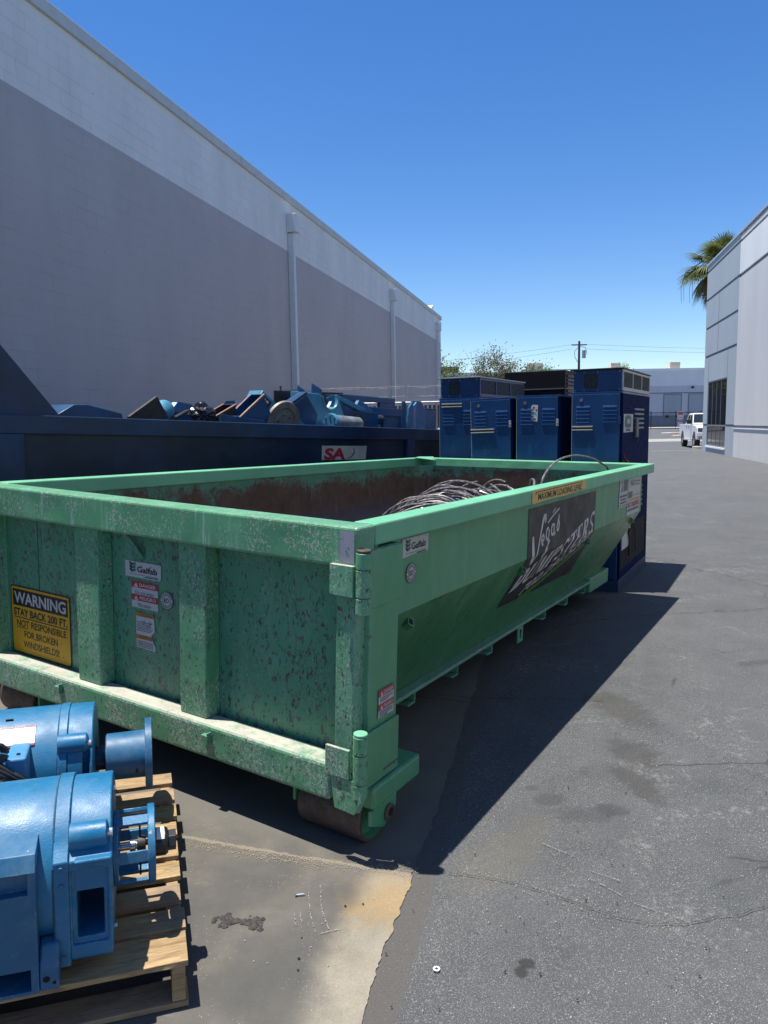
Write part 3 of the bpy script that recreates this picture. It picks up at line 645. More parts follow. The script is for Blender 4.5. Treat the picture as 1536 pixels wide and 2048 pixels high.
fl.line(SC(arc(.69, .62, .05, .11, 60, 360)), .019); fl.line(SC([(.745, .74), (.73, .60), (.74, .50), (.79, .54)]), .018)
fl.line(SC([(.84, .62), (.91, .90), (.90, .80), (.93, .66), (.90, .56), (.84, .60)]), .019)
fl.line(SC([(.50, .80), (.68, .92), (.90, 1.04)]), .011); fl.line(SC([(.66, .98), (.76, 1.06)]), .009)
dec(fl, 'banner_script', M['d_letter'], .0015, vin)
# maximum loading level tape on the rim
def on_rim(u, v, off=0): return Vector((u, -.003 - off, v))
def rdec(fl, name, m, off=0, parent=None): return fl.build(name, m, lambda u, v: on_rim(u, v, off), parent or gd, None, twist)
tp = rdec(Flat().poly([(1.565, -.004), (2.54, -.004), (2.55, -.062), (2.1, -.076), (1.9, -.070), (1.57, -.078)]), 'loading_level_tape', M['d_paleyellow'])
rdec(Flat().text('MAXIMUM LOADING LEVEL', 1.66, -.064, 2.46, -.026, .015).line([(1.62, -.017), (2.46, -.014)], .004).line([(1.61, -.03), (1.625, -.016), (1.64, -.03)], .004).line([(2.45, -.014), (2.46, -.028)], .004), 'tape_lettering', M['d_black'], .001, tp)
# maker plate, round mark, side safety sticker
def plate(fn, u0, v0, u1, v1, name, par, curl=0):
    w = u1 - u0; h = v1 - v0
    pl = fn(Flat().poly([(u0, v0), (u0 + w * .5, v0 + curl), (u1, v0 + curl * .6), (u1, v1), (u0, v1)]), name, M['d_white'], 0, None)
    f = Flat()
    for k in range(3): y = v0 + h * (.30 + .20 * k); f.poly([(u0 + w * .20, y), (u0 + w * .30, y + h * .10), (u0 + w * .30, y + h * .26), (u0 + w * .20, y + h * .16)])
    fn(f, 'chevron_mark', M['d_green'], .001, pl)
    f = Flat()
    for k in range(3): y = v0 + h * (.30 + .20 * k); f.poly([(u0 + w * .20, y), (u0 + w * .20, y + h * .16), (u0 + w * .13, y + h * .28), (u0 + w * .13, y + h * .12)])
    f.text('Galfab', u0 + w * .34, v0 + h * .34, u0 + w * .90, v0 + h * .72, .025); f.rect(u0 + w * .12, v0 + h * .18, u0 + w * .92, v0 + h * .20); f.rect(u0 + w * .55, v0 + h * .08, u0 + w * .92, v0 + h * .13)
    fn(f, 'maker_lettering', M['d_black'], .001, pl); return pl
sfn = lambda fl, name, m, off, par: dec(fl, name, m, off, par, False)
plate(sfn, .305, -.184, .525, -.106, 'maker_plate', gd, .006)
def eo(fn, cu_, cv_, r):
    pl = fn(Flat().disc(cu_, cv_, r), 'certification_mark', M['d_white'], 0, None)
    f = Flat().ring(cu_, cv_, r * .94, r * 1.0).ring(cu_, cv_, r * .58, r * .63)
    for i in range(22):
        a = 2 * math.pi * i / 22
        if i in (0, 11): continue
        f.line([(cu_ + r * .68 * math.cos(a), cv_ + r * .68 * math.sin(a)), (cu_ + r * .86 * math.cos(a + .05), cv_ + r * .86 * math.sin(a + .05))], r * .09)
    f.text('EO', cu_ - r * .38, cv_ - r * .26, cu_ + r * .38, cv_ + r * .26, .03); fn(f, 'mark_print', M['d_black'], .001, pl)
eo(sfn, .385, -.255, .042)
def on_post(u, v, off=0): return Vector((u, -.004 - off, v))
pfn = lambda fl, name, m, off, par: fl.build(name, m, lambda u, v: on_post(u, v, off), par or gd, None, twist)
def danger(fn, u0, v0, u1, v1, name, par):
    w = u1 - u0; h = v1 - v0; pl = fn(Flat().rect(u0, v0, u1, v1), name, M['d_white'], 0, None)
    fn(Flat().rect(u0, v0 + h * .76, u1, v1).rect(u0, v0 + h * .27, u1, v0 + h * .50), 'red_band', M['d_red'], .0008, pl)
    f = Flat(); f.text('DANGER', u0 + w * .32, v0 + h * .81, u0 + w * .93, v0 + h * .94, .02); f.text('PELIGRO', u0 + w * .32, v0 + h * .32, u0 + w * .93, v0 + h * .45, .02)
    for y in (.79, .30): f.poly([(u0 + w * .10, v0 + h * y), (u0 + w * .27, v0 + h * y), (u0 + w * .185, v0 + h * (y + .16))])
    fn(f, 'warning_words', M['d_white'], .0016, pl); return f, pl, w, h
f, pl, w, h = danger(pfn, .035, -.745, .145, -.635, 'safety_sticker', gd)
f = Flat()
for y in (.70, .64, .58, .22, .16, .10, .04): f.rect(.035 + w * .08, -.745 + h * y - .0015, .035 + w * (.92 if y not in (.04, .58) else .6), -.745 + h * y + .0012)
pfn(f, 'fine_print', M['d_grey'], .0016, pl)
# stickers by the front
def bars(f, u0, u1, v, h, k, seed):
    rr = random.Random(seed); x = u0
    while x < u1: wd = rr.uniform(.5, 1.3) * (u1 - u0) / k; f.rect(x, v, min(u1, x + wd), v + h); x += wd * 1.25
    return f
s1 = sfn(Flat().rect(3.70, -.315, 3.96, -.087), 'rules_sticker', M['d_white'], 0, None)
f = Flat().rect(3.82, -.19, 3.95, -.10); f.rect(3.70, -.306, 3.955, -.300); bars(f, 3.72, 3.94, -.236, .016, 14, 1); bars(f, 3.75, 3.92, -.262, .014, 10, 2); bars(f, 3.74, 3.93, -.288, .015, 9, 3); f.disc(3.765, -.115, .014); f.poly([(3.745, -.19), (3.79, -.13), (3.80, -.19)])
sfn(f, 'rules_print', M['d_grey'], .001, s1)
s2 = sfn(Flat().rect(3.97, -.405, 4.41, -.088), 'parking_sticker', M['d_white'], 0, None)
f = Flat(); f.text('NO PARKING', 3.99, -.345, 4.39, -.298, .03); f.rect(4.02, -.100, 4.39, -.090); sfn(f, 'red_words', M['d_pink'], .001, s2)
f = Flat(); f.rect(3.99, -.263, 4.13, -.21); bars(f, 4.0, 4.38, -.375, .02, 16, 5); f.text('NO', 4.05, -.165, 4.20, -.115, .02); bars(f, 4.22, 4.38, -.165, .01, 6, 8); bars(f, 4.22, 4.38, -.14, .01, 6, 9); bars(f, 4.16, 4.38, -.25, .006, 8, 10); sfn(f, 'dark_print', M['d_grey'], .001, s2)
sfn(bars(Flat(), 4.02, 4.38, -.288, .015, 12, 6), 'yellow_print', M['d_yellow'], .001, s2)
# door decals (read with y decreasing to the right)
def on_door(u, v, off=0): return Vector((-.0135 - off, -u, v))
dfn = lambda fl, name, m, off, par: fl.build(name, m, lambda u, v: on_door(u, v, off), par or door, None, twist)
u0, v0, u1, v1 = -2.235, -.885, -1.748, -.527; w = u1 - u0; h = v1 - v0
def rrect(f, a, b, c, d, r):
    pts = []
    for cx_, cy_, s in ((c - r, d - r, 0), (a + r, d - r, 90), (a + r, b + r, 180), (c - r, b + r, 270)):
        for k in range(5): t = R(s + 90 * k / 4); pts.append((cx_ + r * math.cos(t), cy_ + r * math.sin(t)))
    return f.poly(pts)
ws = dfn(rrect(Flat(), u0, v0, u1, v1, .016), 'warning_sign', M['d_black'], 0, None)
dfn(rrect(Flat(), u0 + .006, v0 + .006, u1 - .006, v1 - .006, .013), 'yellow_field', M['d_yellow'], .0008, ws)
dfn(Flat().rect(u0 + .018, v1 - .105, u1 - .018, v1 - .018), 'black_header', M['d_black'], .0016, ws)
dfn(Flat().text('WARNING', u0 + .03, v1 - .092, u1 - .03, v1 - .030, .025), 'header_word', M['d_white'], .0024, ws)
f = Flat(); f.text('STAY BACK 200 FT.', u0 + .022, v1 - .158, u1 - .022, v1 - .118, .03); f.rect(u0 + .022, v1 - .169, u1 - .022, v1 - .164)
f.text('NOT RESPONSIBLE', u0 + .045, v1 - .214, u1 - .035, v1 - .178, .014); f.rect(u0 + .045, v1 - .222, u0 + .135, v1 - .218)
f.text('FOR BROKEN', u0 + .105, v1 - .268, u1 - .105, v1 - .232, .014); f.text('WINDSHIELDS!', u0 + .095, v1 - .322, u1 - .095, v1 - .286, .014)
dfn(f, 'sign_words', M['d_black'], .0016, ws)
plate(dfn, -1.336, -.362, -1.102, -.289, 'maker_plate', door, 0)
f, pl, w, h = danger(dfn, -1.297, -.501, -1.124, -.379, 'safety_sticker', door)
f = Flat(); f.text('Do not enter', -1.27, -.438, -1.15, -.420); f.text('No entre', -1.255, -.496, -1.17, -.476); dfn(f, 'small_words', M['d_grey'], .0012, pl)
eo(dfn, -1.070, -.441, .040)
SH = lambda f: f.xf(lambda u, v: (u - .019, v - .007))
s3 = dfn(SH(Flat().poly([(-1.252, -.680), (-1.128, -.682), (-1.128, -.66), (-1.15, -.625), (-1.152, -.61), (-1.130, -.592), (-1.134, -.525), (-1.142, -.515), (-1.252, -.515)])), 'torn_warning_sticker', M['d_white'], 0, None)
dfn(SH(Flat().rect(-1.252, -.533, -1.136, -.515).rect(-1.252, -.638, -1.146, -.618)), 'orange_band', M['d_orange'], .0008, s3)
f = Flat(); f.text('WARNING', -1.225, -.530, -1.140, -.518, .02); f.text('ADVERTENCIA', -1.235, -.634, -1.150, -.622, .02)
for k in range(6): bars(f, -1.245, -1.155 + .01 * (k % 2), -.60 + .008 * k, .0035, 9, 20 + k)
for k in range(4): bars(f, -1.245, -1.14, -.675 + .008 * k, .0035, 9, 30 + k)
f.line([(-1.21, -.545), (-1.20, -.56), (-1.19, -.548)], .003).line([(-1.165, -.545), (-1.16, -.565), (-1.15, -.55)], .003); dfn(SH(f), 'warning_print', M['d_grey'], .0014, s3)
mb = MB(); mb.box(-.1215, -.1205, .012, .072, -.128, -.018); D(mb, 'peeled_reflector', decal_mat('peeled_reflector_grey', (.30, .30, .36), wear=.5, wearcol=(.06, .2, .12), sc=40), 0)

# ---------------------------------------------------------------- cable coils lying in the green container
M['cable'] = plain('dusty_black_cable', (.10, .094, .096), .38, var=.5, scale=18, dust=.75, dustcol=(.42, .39, .38))
def coil(path, cnt, rad, seed, label, tilt=.35, lean=0):
    rr = random.Random(seed); mb = MB()
    for i in range(cnt):
        t = i / (cnt - 1) * (len(path) - 1); k = min(int(t), len(path) - 2); a = Vector(path[k]); b = Vector(path[k + 1]); c = a.lerp(b, t - k)
        c += Vector((rr.gauss(0, .03), rr.gauss(0, .05), rr.gauss(0, .025)))
        nrm = ((b - a).normalized() + Vector((rr.gauss(0, tilt), rr.gauss(0, tilt), rr.gauss(0, tilt) + lean))).normalized()
        e1 = nrm.orthogonal().normalized(); e2 = nrm.cross(e1); r = rad * rr.uniform(.78, 1.06); ex = rr.uniform(.8, 1.1); pts = []
        st = rr.uniform(0, 6.28); sp = rr.uniform(5.4, 6.5); drift = nrm * rr.uniform(-.08, .08)
        for j in range(37):
            g = st + sp * j / 36; p = c + e1 * r * math.cos(g) + e2 * r * ex * math.sin(g) + drift * (j / 36) + Vector((0, 0, .012 * math.sin(g * 3 + i)))
            p.z = max(p.z, ZS + .015); p.y = min(max(p.y, .14 if p.z > ZB else .42), WD - .3); p.x = min(p.x, XE - .05); pts.append(p)
        mb.tube(pts, rr.choice((.0065, .0085, .0095, .0105)), 6)
    o = mb.build('cable_coil', M['cable'], None, smooth=True, warp=twist); o.matrix_world = GM
    return tag(o, label, 'cable', 'coils of cable in the green container')
coil([(2.0, .86, -.62), (2.5, 1.02, -.545), (3.0, 1.12, -.50)], 120, .37, 3, 'long tight coil of black cable heaped in the middle of the green container', .20, .05)
coil([(3.0, 1.0, -.52), (3.5, .95, -.54)], 50, .35, 5, 'loose coil of black cable at the far end of the heap', .45)
coil([(1.35, .80, -.73), (1.9, .92, -.67)], 34, .36, 9, 'flat coil of black cable spilling to the near end of the heap', .5)
def loose(pts, r, label):
    P = [Vector(p) for p in pts]; out = []
    for i in range(len(P) - 1):
        a, b, c, d = P[max(i - 1, 0)], P[i], P[i + 1], P[min(i + 2, len(P) - 1)]
        for k in range(8):
            t = k / 8; out.append(.5 * ((2 * b) + (c - a) * t + (2 * a - 5 * b + 4 * c - d) * t * t + (3 * b - a - 3 * c + d) * t ** 3))
    out.append(P[-1]); mb = MB(); mb.tube(out, r, 8); o = mb.build('loose_cable', M['cable'], None, smooth=True, warp=twist); o.matrix_world = GM
    return tag(o, label, 'cable', 'loose cable ends')
loose([(2.62, .45, -.42), (2.54, .33, -.2), (2.55, .30, -.06), (2.60, .30, .0), (2.73, .30, .06), (2.93, .30, .10), (3.26, .30, .112), (3.65, .30, .08), (3.94, .30, .03), (4.2, .30, -.04), (4.3, .32, -.2)], .0078, 'single black cable arching high above the container rim')
loose([(2.4, .62, -.5), (2.5, .45, -.25), (2.65, .40, -.11), (2.9, .48, -.06), (3.2, .62, -.09), (3.4, .7, -.2)], .0085, 'low loop of black cable rising just behind the side rim')

# ---------------------------------------------------------------- pallet and motors
DK = Vector((-.585, 1.975, 0)); PX = Vector((.95007, .31202, 0)); PY = Vector((-.31202, .95007, 0))
def gn(p): return Vector((p.x, p.y, gz(p.x, p.y) + .006))
_a = gn(DK); _b = gn(DK - PX * 1.1); _c = gn(DK + PY * 1.1)
PXs = (_a - _b).normalized(); PZ = PXs.cross((_c - _a).normalized()).normalized()
PM = frame(_a, PXs, PZ); HT = .142
pal = thing('wooden_pallet', 'weathered wooden shipping pallet carrying the two blue motors', 'pallet', PM)
n = NT('pallet_wood'); v = n.co(); rn = n.rnd(); q = n.mp(v, (1, 9, 9)); off = n.comb(n.math('MULTIPLY', rn, 37), n.math('MULTIPLY', rn, 11), 0)
va = n.new('ShaderNodeVectorMath', operation='ADD'); n.put(va.inputs[0], q); n.put(va.inputs[1], off)
g1 = n.noise(va.outputs[0], 3.2, 7, .65, 1.2); g2 = n.noise(va.outputs[0], 14, 4, .6, .4)
c = n.mix(n.mr(g1, .3, .7), (.16, .095, .04), (.52, .37, .17)); c = n.mix(n.math('MULTIPLY', n.step(g2, .50, .66), .65), c, (.12, .065, .035))
c = n.mix(n.math('MULTIPLY', n.step(rn, .25, .9), .75), c, n.mix(g1, (.26, .13, .06), (.33, .27, .19)))
c = n.mix(n.math('MULTIPLY', n.step(n.noise(v, 4, 7, .7), .48, .66), .6), c, (.12, .10, .085))
n.set(color=c, rough=.8, normal=n.bump(n.math('ADD', g1, g2), .4, .004)); M['wood'] = n.m
ys = [0, .150, .285, .415, .545, .68, .81, .945, 1.09]; wd = [.135, .10, .095, .095, .10, .095, .095, .10, .10]
rb = random.Random(11)
for y, w in zip(ys, wd):
    mb = MB(); k = 22; top = HT; x0 = -1.24; dx_ = rb.uniform(-.012, .006)
    a = rb.uniform(-.004, .004); vs = []
    for i in range(k + 1):
        x = x0 + (-x0 + dx_) * i / k
        for (yy, zz) in ((y + a + rb.uniform(0, .003), top - .017), (y + a + rb.uniform(0, .004), top), (y + w + a - rb.uniform(0, .004), top + rb.uniform(-.001, .001)), (y + w + a - rb.uniform(0, .003), top - .017)): vs.append((x, yy, zz))
    fs = [(4 * i + j, 4 * i + (j + 1) % 4, 4 * i + 4 + (j + 1) % 4, 4 * i + 4 + j) for i in range(k) for j in range(4)] + [(0, 1, 2, 3), (4 * k + 3, 4 * k + 2, 4 * k + 1, 4 * k)]
    mb.add(vs, fs); mb.build('deck_board', M['wood'], pal, .0015)
for x in (-.05, -.62, -1.19):
    mb = MB(); mb.box(x, x + .038, .004, 1.185, .018, HT - .0175); mb.build('stringer', M['wood'], pal, .003)
for y in (.0, .38, .74, 1.09):
    mb = MB(); mb.box(-1.24, -.004, y, y + .10, 0, .0175); mb.build('bottom_board', M['wood'], pal, .002)

def castblue(name, base=(.008, .130, .27), bump=.5):
    n = NT(name); v = n.co(); k = n.noise(v, 8, 5, .6)
    c = n.mix(n.mr(k, .3, .7), tuple(x * .85 for x in base), tuple(x * 1.15 for x in base))
    d = n.math('MULTIPLY', n.step(n.noise(v, 7, 8, .75, .4), .46, .72), .5); c = n.mix(d, c, (.10, .20, .27))
    ch = n.math('MULTIPLY', n.step(n.noise(v, 34, 4, .7), .68, .70), n.step(n.noise(v, 4, 2), .5, .58)); c = n.mix(n.math('MULTIPLY', ch, .9), c, (.40, .36, .36))
    bv = n.new('ShaderNodeBevel'); bv.samples = 4; bv.inputs['Radius'].default_value = .006
    dt = n.new('ShaderNodeVectorMath', operation='DOT_PRODUCT'); n.put(dt.inputs[0], bv.outputs[0]); n.put(dt.inputs[1], n.new('ShaderNodeNewGeometry').outputs['Normal'])
    ew = n.math('MULTIPLY', n.step(dt.outputs['Value'], .985, .93), n.step(n.noise(v, 45, 5, .7), .5, .58)); c = n.mix(n.math('MULTIPLY', ew, .6), c, (.30, .33, .36))
    nr = n.bump(n.noise(v, 170, 3, .6), bump * .42, .003, n.bump(n.noise(v, 9, 3), .15, .01)); n.set(color=c, rough=n.mr(n.noise(v, 12, 4), .3, .7, .34, .60), normal=nr); return n.m
M['mblue'] = castblue('cast_blue_paint'); M['mblue2'] = castblue('smooth_blue_paint', (.014, .10, .21), .15)
def circ(r, a0, a1, k): return [(r * math.cos(R(a0 + (a1 - a0) * i / k)), r * math.sin(R(a0 + (a1 - a0) * i / k))) for i in range(k + 1)]
def extr(mb, prof, x0, x1): return mb.prism([(x0, y, z) for y, z in prof], (x1 - x0, 0, 0))
# front motor (local x along the shaft, y away from the camera, z up, origin on the axis at the end shield)
MM1 = PM @ Matrix.Translation((-.205, .252, HT + .232)); r1 = .234
m1 = thing('electric_motor', 'big blue cast motor with open lantern and black coupling at the pallet front', 'motor', MM1, 'motors on the pallet')
mb = MB(); prof = circ(r1, 205, -25, 40); prof = [(y, z) for y, z in prof] + [(.20, -.20), (-.20, -.20)]
extr(mb, circ(r1 - .002, 0, 360, 63)[:-1], -.95, -.15); o = mb.build('motor_body', M['mblue'], m1, .004, True, 3)
mb = MB(); p2 = circ(r1 + .003, 142, 38, 30) + [(.205, .13), (.229, .112), (.229, -.195), (-.229, -.195), (-.229, .112), (-.205, .13)]
extr(mb, p2, -.150, -.110); mb.build('seam_ring', M['mblue'], m1, .003, True)
mb = MB(); p2 = circ(r1 - .006, 142, 38, 30) + [(.20, .122), (.224, .108), (.224, -.180), (.205, -.196), (-.205, -.196), (-.224, -.180), (-.224, .108), (-.20, .122)]; extr(mb, p2, -.1105, 0); sh = mb.build('end_shield', M['mblue'], m1, .018, True, 3)
k = MB(); k.box(-.092, -.022, -.30, .30, -.125, .012); cut(sh, mesh_of(k))
k = MB(); k.prism([(-.104, -.30, -.140), (-.010, -.30, -.140), (-.010, -.30, .075), (-.030, -.30, .088), (-.104, -.30, .082)], (0, .087, 0)); cut(sh, mesh_of(k))
k = MB(); k.box(-.115, .01, -.02, .02, -.22, -.16); cut(sh, mesh_of(k))
mb = MB(); mb.lathe([(-.108, 0), (-.108, .038), (-.014, .038), (-.010, .032), (-.010, 0)], Matrix.Translation((0, -.170, .150)) @ Matrix.Identity(4), 32); mb.build('corner_boss', M['mblue'], m1, 0, True)
mb = MB(); mb.box(-.095, .002, -.236, -.10, .104, .114); mb.build('shield_rib', M['mblue'], m1, .006, seg=3)
mb = MB(); mb.cyl((-.012, -.170, .150), (.004, -.170, .150), .012, 12); mb.build('cap_bolt', steel, m1, .002)
mb = MB(); mb.box(-.1502, -.1482, -.2325, -.2295, -.19, .10).tube([(-.149, (r1 + .0035) * math.cos(R(a)), (r1 + .0035) * math.sin(R(a))) for a in range(40, 142, 4)], .0016, 5); mb.build('casting_seam', plain('seam_grime', (.03, .06, .09), .8), m1)
for yy, zz in ((-.12, -.19), (.12, -.19), (.0, .215)):
    mb = MB(); mb.cyl((-.004, yy, zz * .9), (.008, yy, zz * .9), .010, 6); mb.build('cap_bolt', steel, m1, .001)
for zz in (-.165, .045, .095):
    mb = MB(); mb.cyl((-.129, -.2288, zz), (-.129, -.234, zz), .007, 6); mb.build('cover_screw', M['mblue2'], m1, .001)
# foot casting
mb = MB(); mb.prism([(-.95, -.262, -.232), (-.95, -.262, .118), (-.95, -.240, .158), (-.95, -.15, .172), (-.95, .15, .172), (-.95, .262, .118), (-.95, .262, -.232)], (.762, 0, 0)); ft = mb.build('foot_casting', M['mblue2'], m1, .014, seg=3)
for a, b in ((-.45, -.208), (-.86, -.55)):
    k = MB(); k.box(a, b, -.31, -.236, .056, .116); cut(ft, mesh_of(k))
    k = MB(); k.box(a, b, -.31, -.12, -.222, -.160); cut(ft, mesh_of(k))
mb = MB(); mb.prism([(-.1875, -.262, -.232), (-.1875, -.262, -.165), (-.1875, -.240, -.110), (-.1875, -.21, -.10), (-.1875, -.19, -.232)], (.050, 0, 0)); pad = mb.build('foot_pad', M['mblue2'], m1, .008, seg=3)
mb = MB(); mb.cyl((-.170, -.2621, -.195), (-.170, -.2629, -.195), .009, 16).cyl((-.150, -.2621, -.208), (-.150, -.2629, -.208), .005, 12); mb.build('bolt_hole', M['void'], m1)
mb = MB(); mb.box(-.148, -.14, -.262, -.19, -.232, -.205); mb.build('foot_lip', M['mblue2'], m1, .003)
# lantern
mb = MB(); mb.lathe([(.002, .108), (.002, .070), (.014, .070), (.014, .108), (.002, .108)], Matrix.Identity(4), 56).lathe([(.098, .074), (.098, .113), (.100, .116), (.118, .116), (.120, .112), (.120, .074), (.098, .074)], Matrix.Identity(4), 56)
for a in (28, 88, 148, 208, 268, 328):
    vs = []
    for x in (.012, .100):
        for rr_ in (.097, .109):
            for da in (-9, 9): t = R(a + da + 20); vs.append((x, rr_ * math.cos(t), rr_ * math.sin(t)))
    mb.add(vs, [(0, 1, 3, 2), (4, 6, 7, 5), (0, 4, 5, 1), (2, 3, 7, 6), (0, 2, 6, 4), (1, 5, 7, 3)])
mb.build('lantern', M['mblue'], m1, .002, True)
mb = MB(); mb.cyl((-.01, 0, 0), (.075, 0, 0), .012, 20).cyl((.045, 0, 0), (.062, 0, 0), .017, 20); mb.build('shaft', plain('machined_steel', (.5, .48, .46), .25, .95), m1, .001, True)
mb = MB(); mb.cyl((.066, 0, 0), (.092, 0, 0), .026, 20).box(.072, .078, -.004, .004, -.10, .10); mb.build('shaft_collar', M['black'], m1, .002, True)
mb = MB(); mb.lathe([(.116, 0), (.116, .042), (.150, .042), (.158, .036), (.158, 0)], Matrix.Identity(4), 36); mb.build('coupling', plain('black_rubber', (.012, .012, .013), .35), m1, 0, True)
mb = MB(); extr(mb, circ(.031, 10, 370, 6)[:-1], .158, .182); mb.build('hex_nut', plain('black_nut', (.03, .032, .035), .4, .4), m1, .002)
mb = MB(); Tm = Matrix.Identity(4)
vs = [(x, .0426 * math.cos(R(a)), .0426 * math.sin(R(a))) for x in (.124, .147) for a in range(70, 150, 8)]; kk = len(vs) // 2
mb.add(vs, [(i, i + 1, kk + i + 1, kk + i) for i in range(kk - 1)]); mb.build('paper_tag', plain('white_paper_tag', (.72, .71, .72), .6), m1)
# rear motor
MM2 = PM @ Matrix.Translation((-.289, .925, HT + .222)); r2 = .219
m2 = thing('electric_motor', 'rear blue motor with white nameplate and round flanged hub', 'motor', MM2, 'motors on the pallet')
mb = MB(); extr(mb, circ(r2 - .002, 0, 360, 63)[:-1], -.95, -.118); mb.build('motor_body', M['mblue'], m2, .004, True, 3)
mb = MB(); extr(mb, circ(r2 + .002, 0, 360, 63)[:-1], -.118, -.088); mb.build('seam_ring', M['mblue'], m2, .002, True)
mb = MB(); extr(mb, circ(r2 - .003, 0, 360, 63)[:-1], -.0885, 0); sh = mb.build('end_shield', M['mblue'], m2, .016, True, 3)
k = MB(); k.box(-.035, -.012, -.26, -.17, .02, .118); cut(sh, mesh_of(k))
mb = MB(); mb.lathe([(-.118, 0), (-.118, .036), (-.024, .036), (-.018, .030), (-.018, 0)], Matrix.Translation((0, -.158, .138)), 24); mb.build('corner_boss', M['mblue'], m2, 0, True)
mb = MB(); mb.cyl((-.02, -.165, .138), (-.004, -.165, .138), .011, 12); mb.build('cap_bolt', steel, m2, .002)
mb = MB(); mb.cyl((0, 0, 0), (.045, 0, 0), .045, 28); mb.build('shaft', plain('dark_blue_shaft', (.01, .03, .08), .4), m2, .002, True)
mb = MB(); mb.lathe([(.036, .02), (.036, .083), (.040, .088), (.180, .090), (.180, .02)], Matrix.Identity(4), 48); hb = mb.build('hub', M['mblue2'], m2, 0, True)
mb = MB(); mb.lathe([(.180, .02), (.180, .130), (.182, .134), (.205, .134), (.207, .130), (.207, .02), (.180, .02)], Matrix.Identity(4), 64); mb.build('flange_disc', M['mblue2'], m2, 0, True)
mb = MB(); mb.cyl((.150, -.0870, -.028), (.150, -.093, -.030), .005, 12); mb.build('set_screw_hole', M['void'], hb)
mb = MB(); mb.box(-.95, -.15, -.21, .20, -.222, -.12); mb.build('foot_casting', M['mblue2'], m2, .01, seg=3)
# name plate on the curved body
def onbody(r): return lambda u, v: Vector((u, -r * math.cos(v / r), r * math.sin(v / r)))
npz = onbody(r2 + .0012); f = Flat()
for i in range(8): f.rect(-.40, .165 + .0105 * i, -.195, .1755 + .0105 * i)
npl = f.build('nameplate', plain('nameplate_white', (.78, .76, .76), .45), npz, m2)
f = Flat()
for i in range(2): f.rect(-.40, .240 + .0045 * i, -.195, .2445 + .0045 * i); f.rect(-.40, .165 + .004 * i, -.195, .169 + .004 * i)
f.build('plate_border', decal_mat('nameplate_maroon', (.22, .04, .05), wear=.1), onbody(r2 + .002), npl)
f = Flat().text('AC MOTOR DATA', -.34, .2410, -.23, .2475, .01); f.build('plate_heading', M['d_white'], onbody(r2 + .0028), npl)
f = Flat()
for i, y in enumerate((.226, .208, .190)): f.rect(-.39, y, -.205, y + .001)
f.rect(-.33, .175, -.329, .235); f.rect(-.26, .185, -.259, .235); f.build('plate_lines', M['d_grey'], onbody(r2 + .002), npl)
mb = MB()
for x in (-.375, -.30):
    a = .285; mb.box(x, x + .025, -(r2 + .0008) * math.cos(a / r2) - .003, -(r2 + .0008) * math.cos(a / r2) + .004, (r2) * math.sin(a / r2) - .003, r2 * math.sin(a / r2) + .003)
mb.build('vent_slot', M['void'], m2)
mb = MB(); mb.box(-.272, -.207, -.282, -.12, -.02, .158); cb = mb.build('conduit_box', castblue('box_blue_paint', (.03, .20, .42), .1), m2, .008, seg=3)
mb = MB(); mb.cyl((-.235, -.245, .158), (-.235, -.245, .161), .007, 6); mb.build('lid_screw', M['void'], cb)
# motor leads lying between the motors
rr = random.Random(21); cab = MB()
for i in range(13):
    o_ = Vector((rr.uniform(-.01, .01), rr.uniform(-.025, .025), rr.uniform(-.012, .018)))
    a = Vector((-.90, -.23, .20 - .006 * i)) + o_; b = Vector((-.42, -.262 - .002 * i, .19 - .006 * i)) + o_; c_ = Vector((-.30, -.285 - .002 * i, .150 - .004 * i)) + o_ * .8; d = Vector((-.235, -.298, .104 - .003 * i)) + o_ * .5; e = Vector((-.170, -.262, .045)) + o_ * .5
    P = [a, b, c_, d, e]; out = []
    for j in range(4):
        A, B, CC, DD = P[max(j - 1, 0)], P[j], P[j + 1], P[min(j + 2, 4)]
        for t in range(6): t /= 6; out.append(.5 * ((2 * B) + (CC - A) * t + (2 * A - 5 * B + 4 * CC - DD) * t * t + (3 * B - A - 3 * CC + DD) * t ** 3))
    out.append(e); cab.tube(out, .0062, 8)
for i in range(4):
    c0 = Vector((-.315 + .006 * i, -.262, .185)); cab.tube([c0 + Vector((.035 * math.cos(t * .5), -.01 - .004 * i, .035 * math.sin(t * .5))) for t in range(13)], .0062, 8)
o = cab.build('motor_leads', plain('black_lead_rubber', (.022, .022, .024), .45, var=.3, dust=.25), m2, 0, True)

# ---------------------------------------------------------------- dark blue roll-off container behind
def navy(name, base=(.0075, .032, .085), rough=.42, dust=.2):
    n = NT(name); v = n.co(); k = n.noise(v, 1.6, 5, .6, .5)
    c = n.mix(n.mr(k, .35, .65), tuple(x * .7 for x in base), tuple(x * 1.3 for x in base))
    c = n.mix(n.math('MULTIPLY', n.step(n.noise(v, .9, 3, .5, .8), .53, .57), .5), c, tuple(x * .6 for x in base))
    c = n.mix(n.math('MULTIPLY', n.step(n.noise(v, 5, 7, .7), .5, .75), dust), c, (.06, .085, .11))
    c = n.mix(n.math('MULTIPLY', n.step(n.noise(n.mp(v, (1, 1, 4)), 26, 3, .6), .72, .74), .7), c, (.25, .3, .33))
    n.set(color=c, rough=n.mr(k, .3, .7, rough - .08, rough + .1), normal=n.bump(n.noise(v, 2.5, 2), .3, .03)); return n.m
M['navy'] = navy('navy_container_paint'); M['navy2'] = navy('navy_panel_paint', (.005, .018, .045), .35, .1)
sq = -.0354
XB = Vector((math.sin(.668), math.cos(.668), sq)).normalized()
BM = frame((-2.696, 6.069, 1.802), XB, (.03, 0, 1)); BMi = BM.inverted()
bd = thing('roll_off_container', 'big dark navy roll-off dumpster heaped with blue scrap behind the green one', 'dumpster', BM)
LB = 8.4
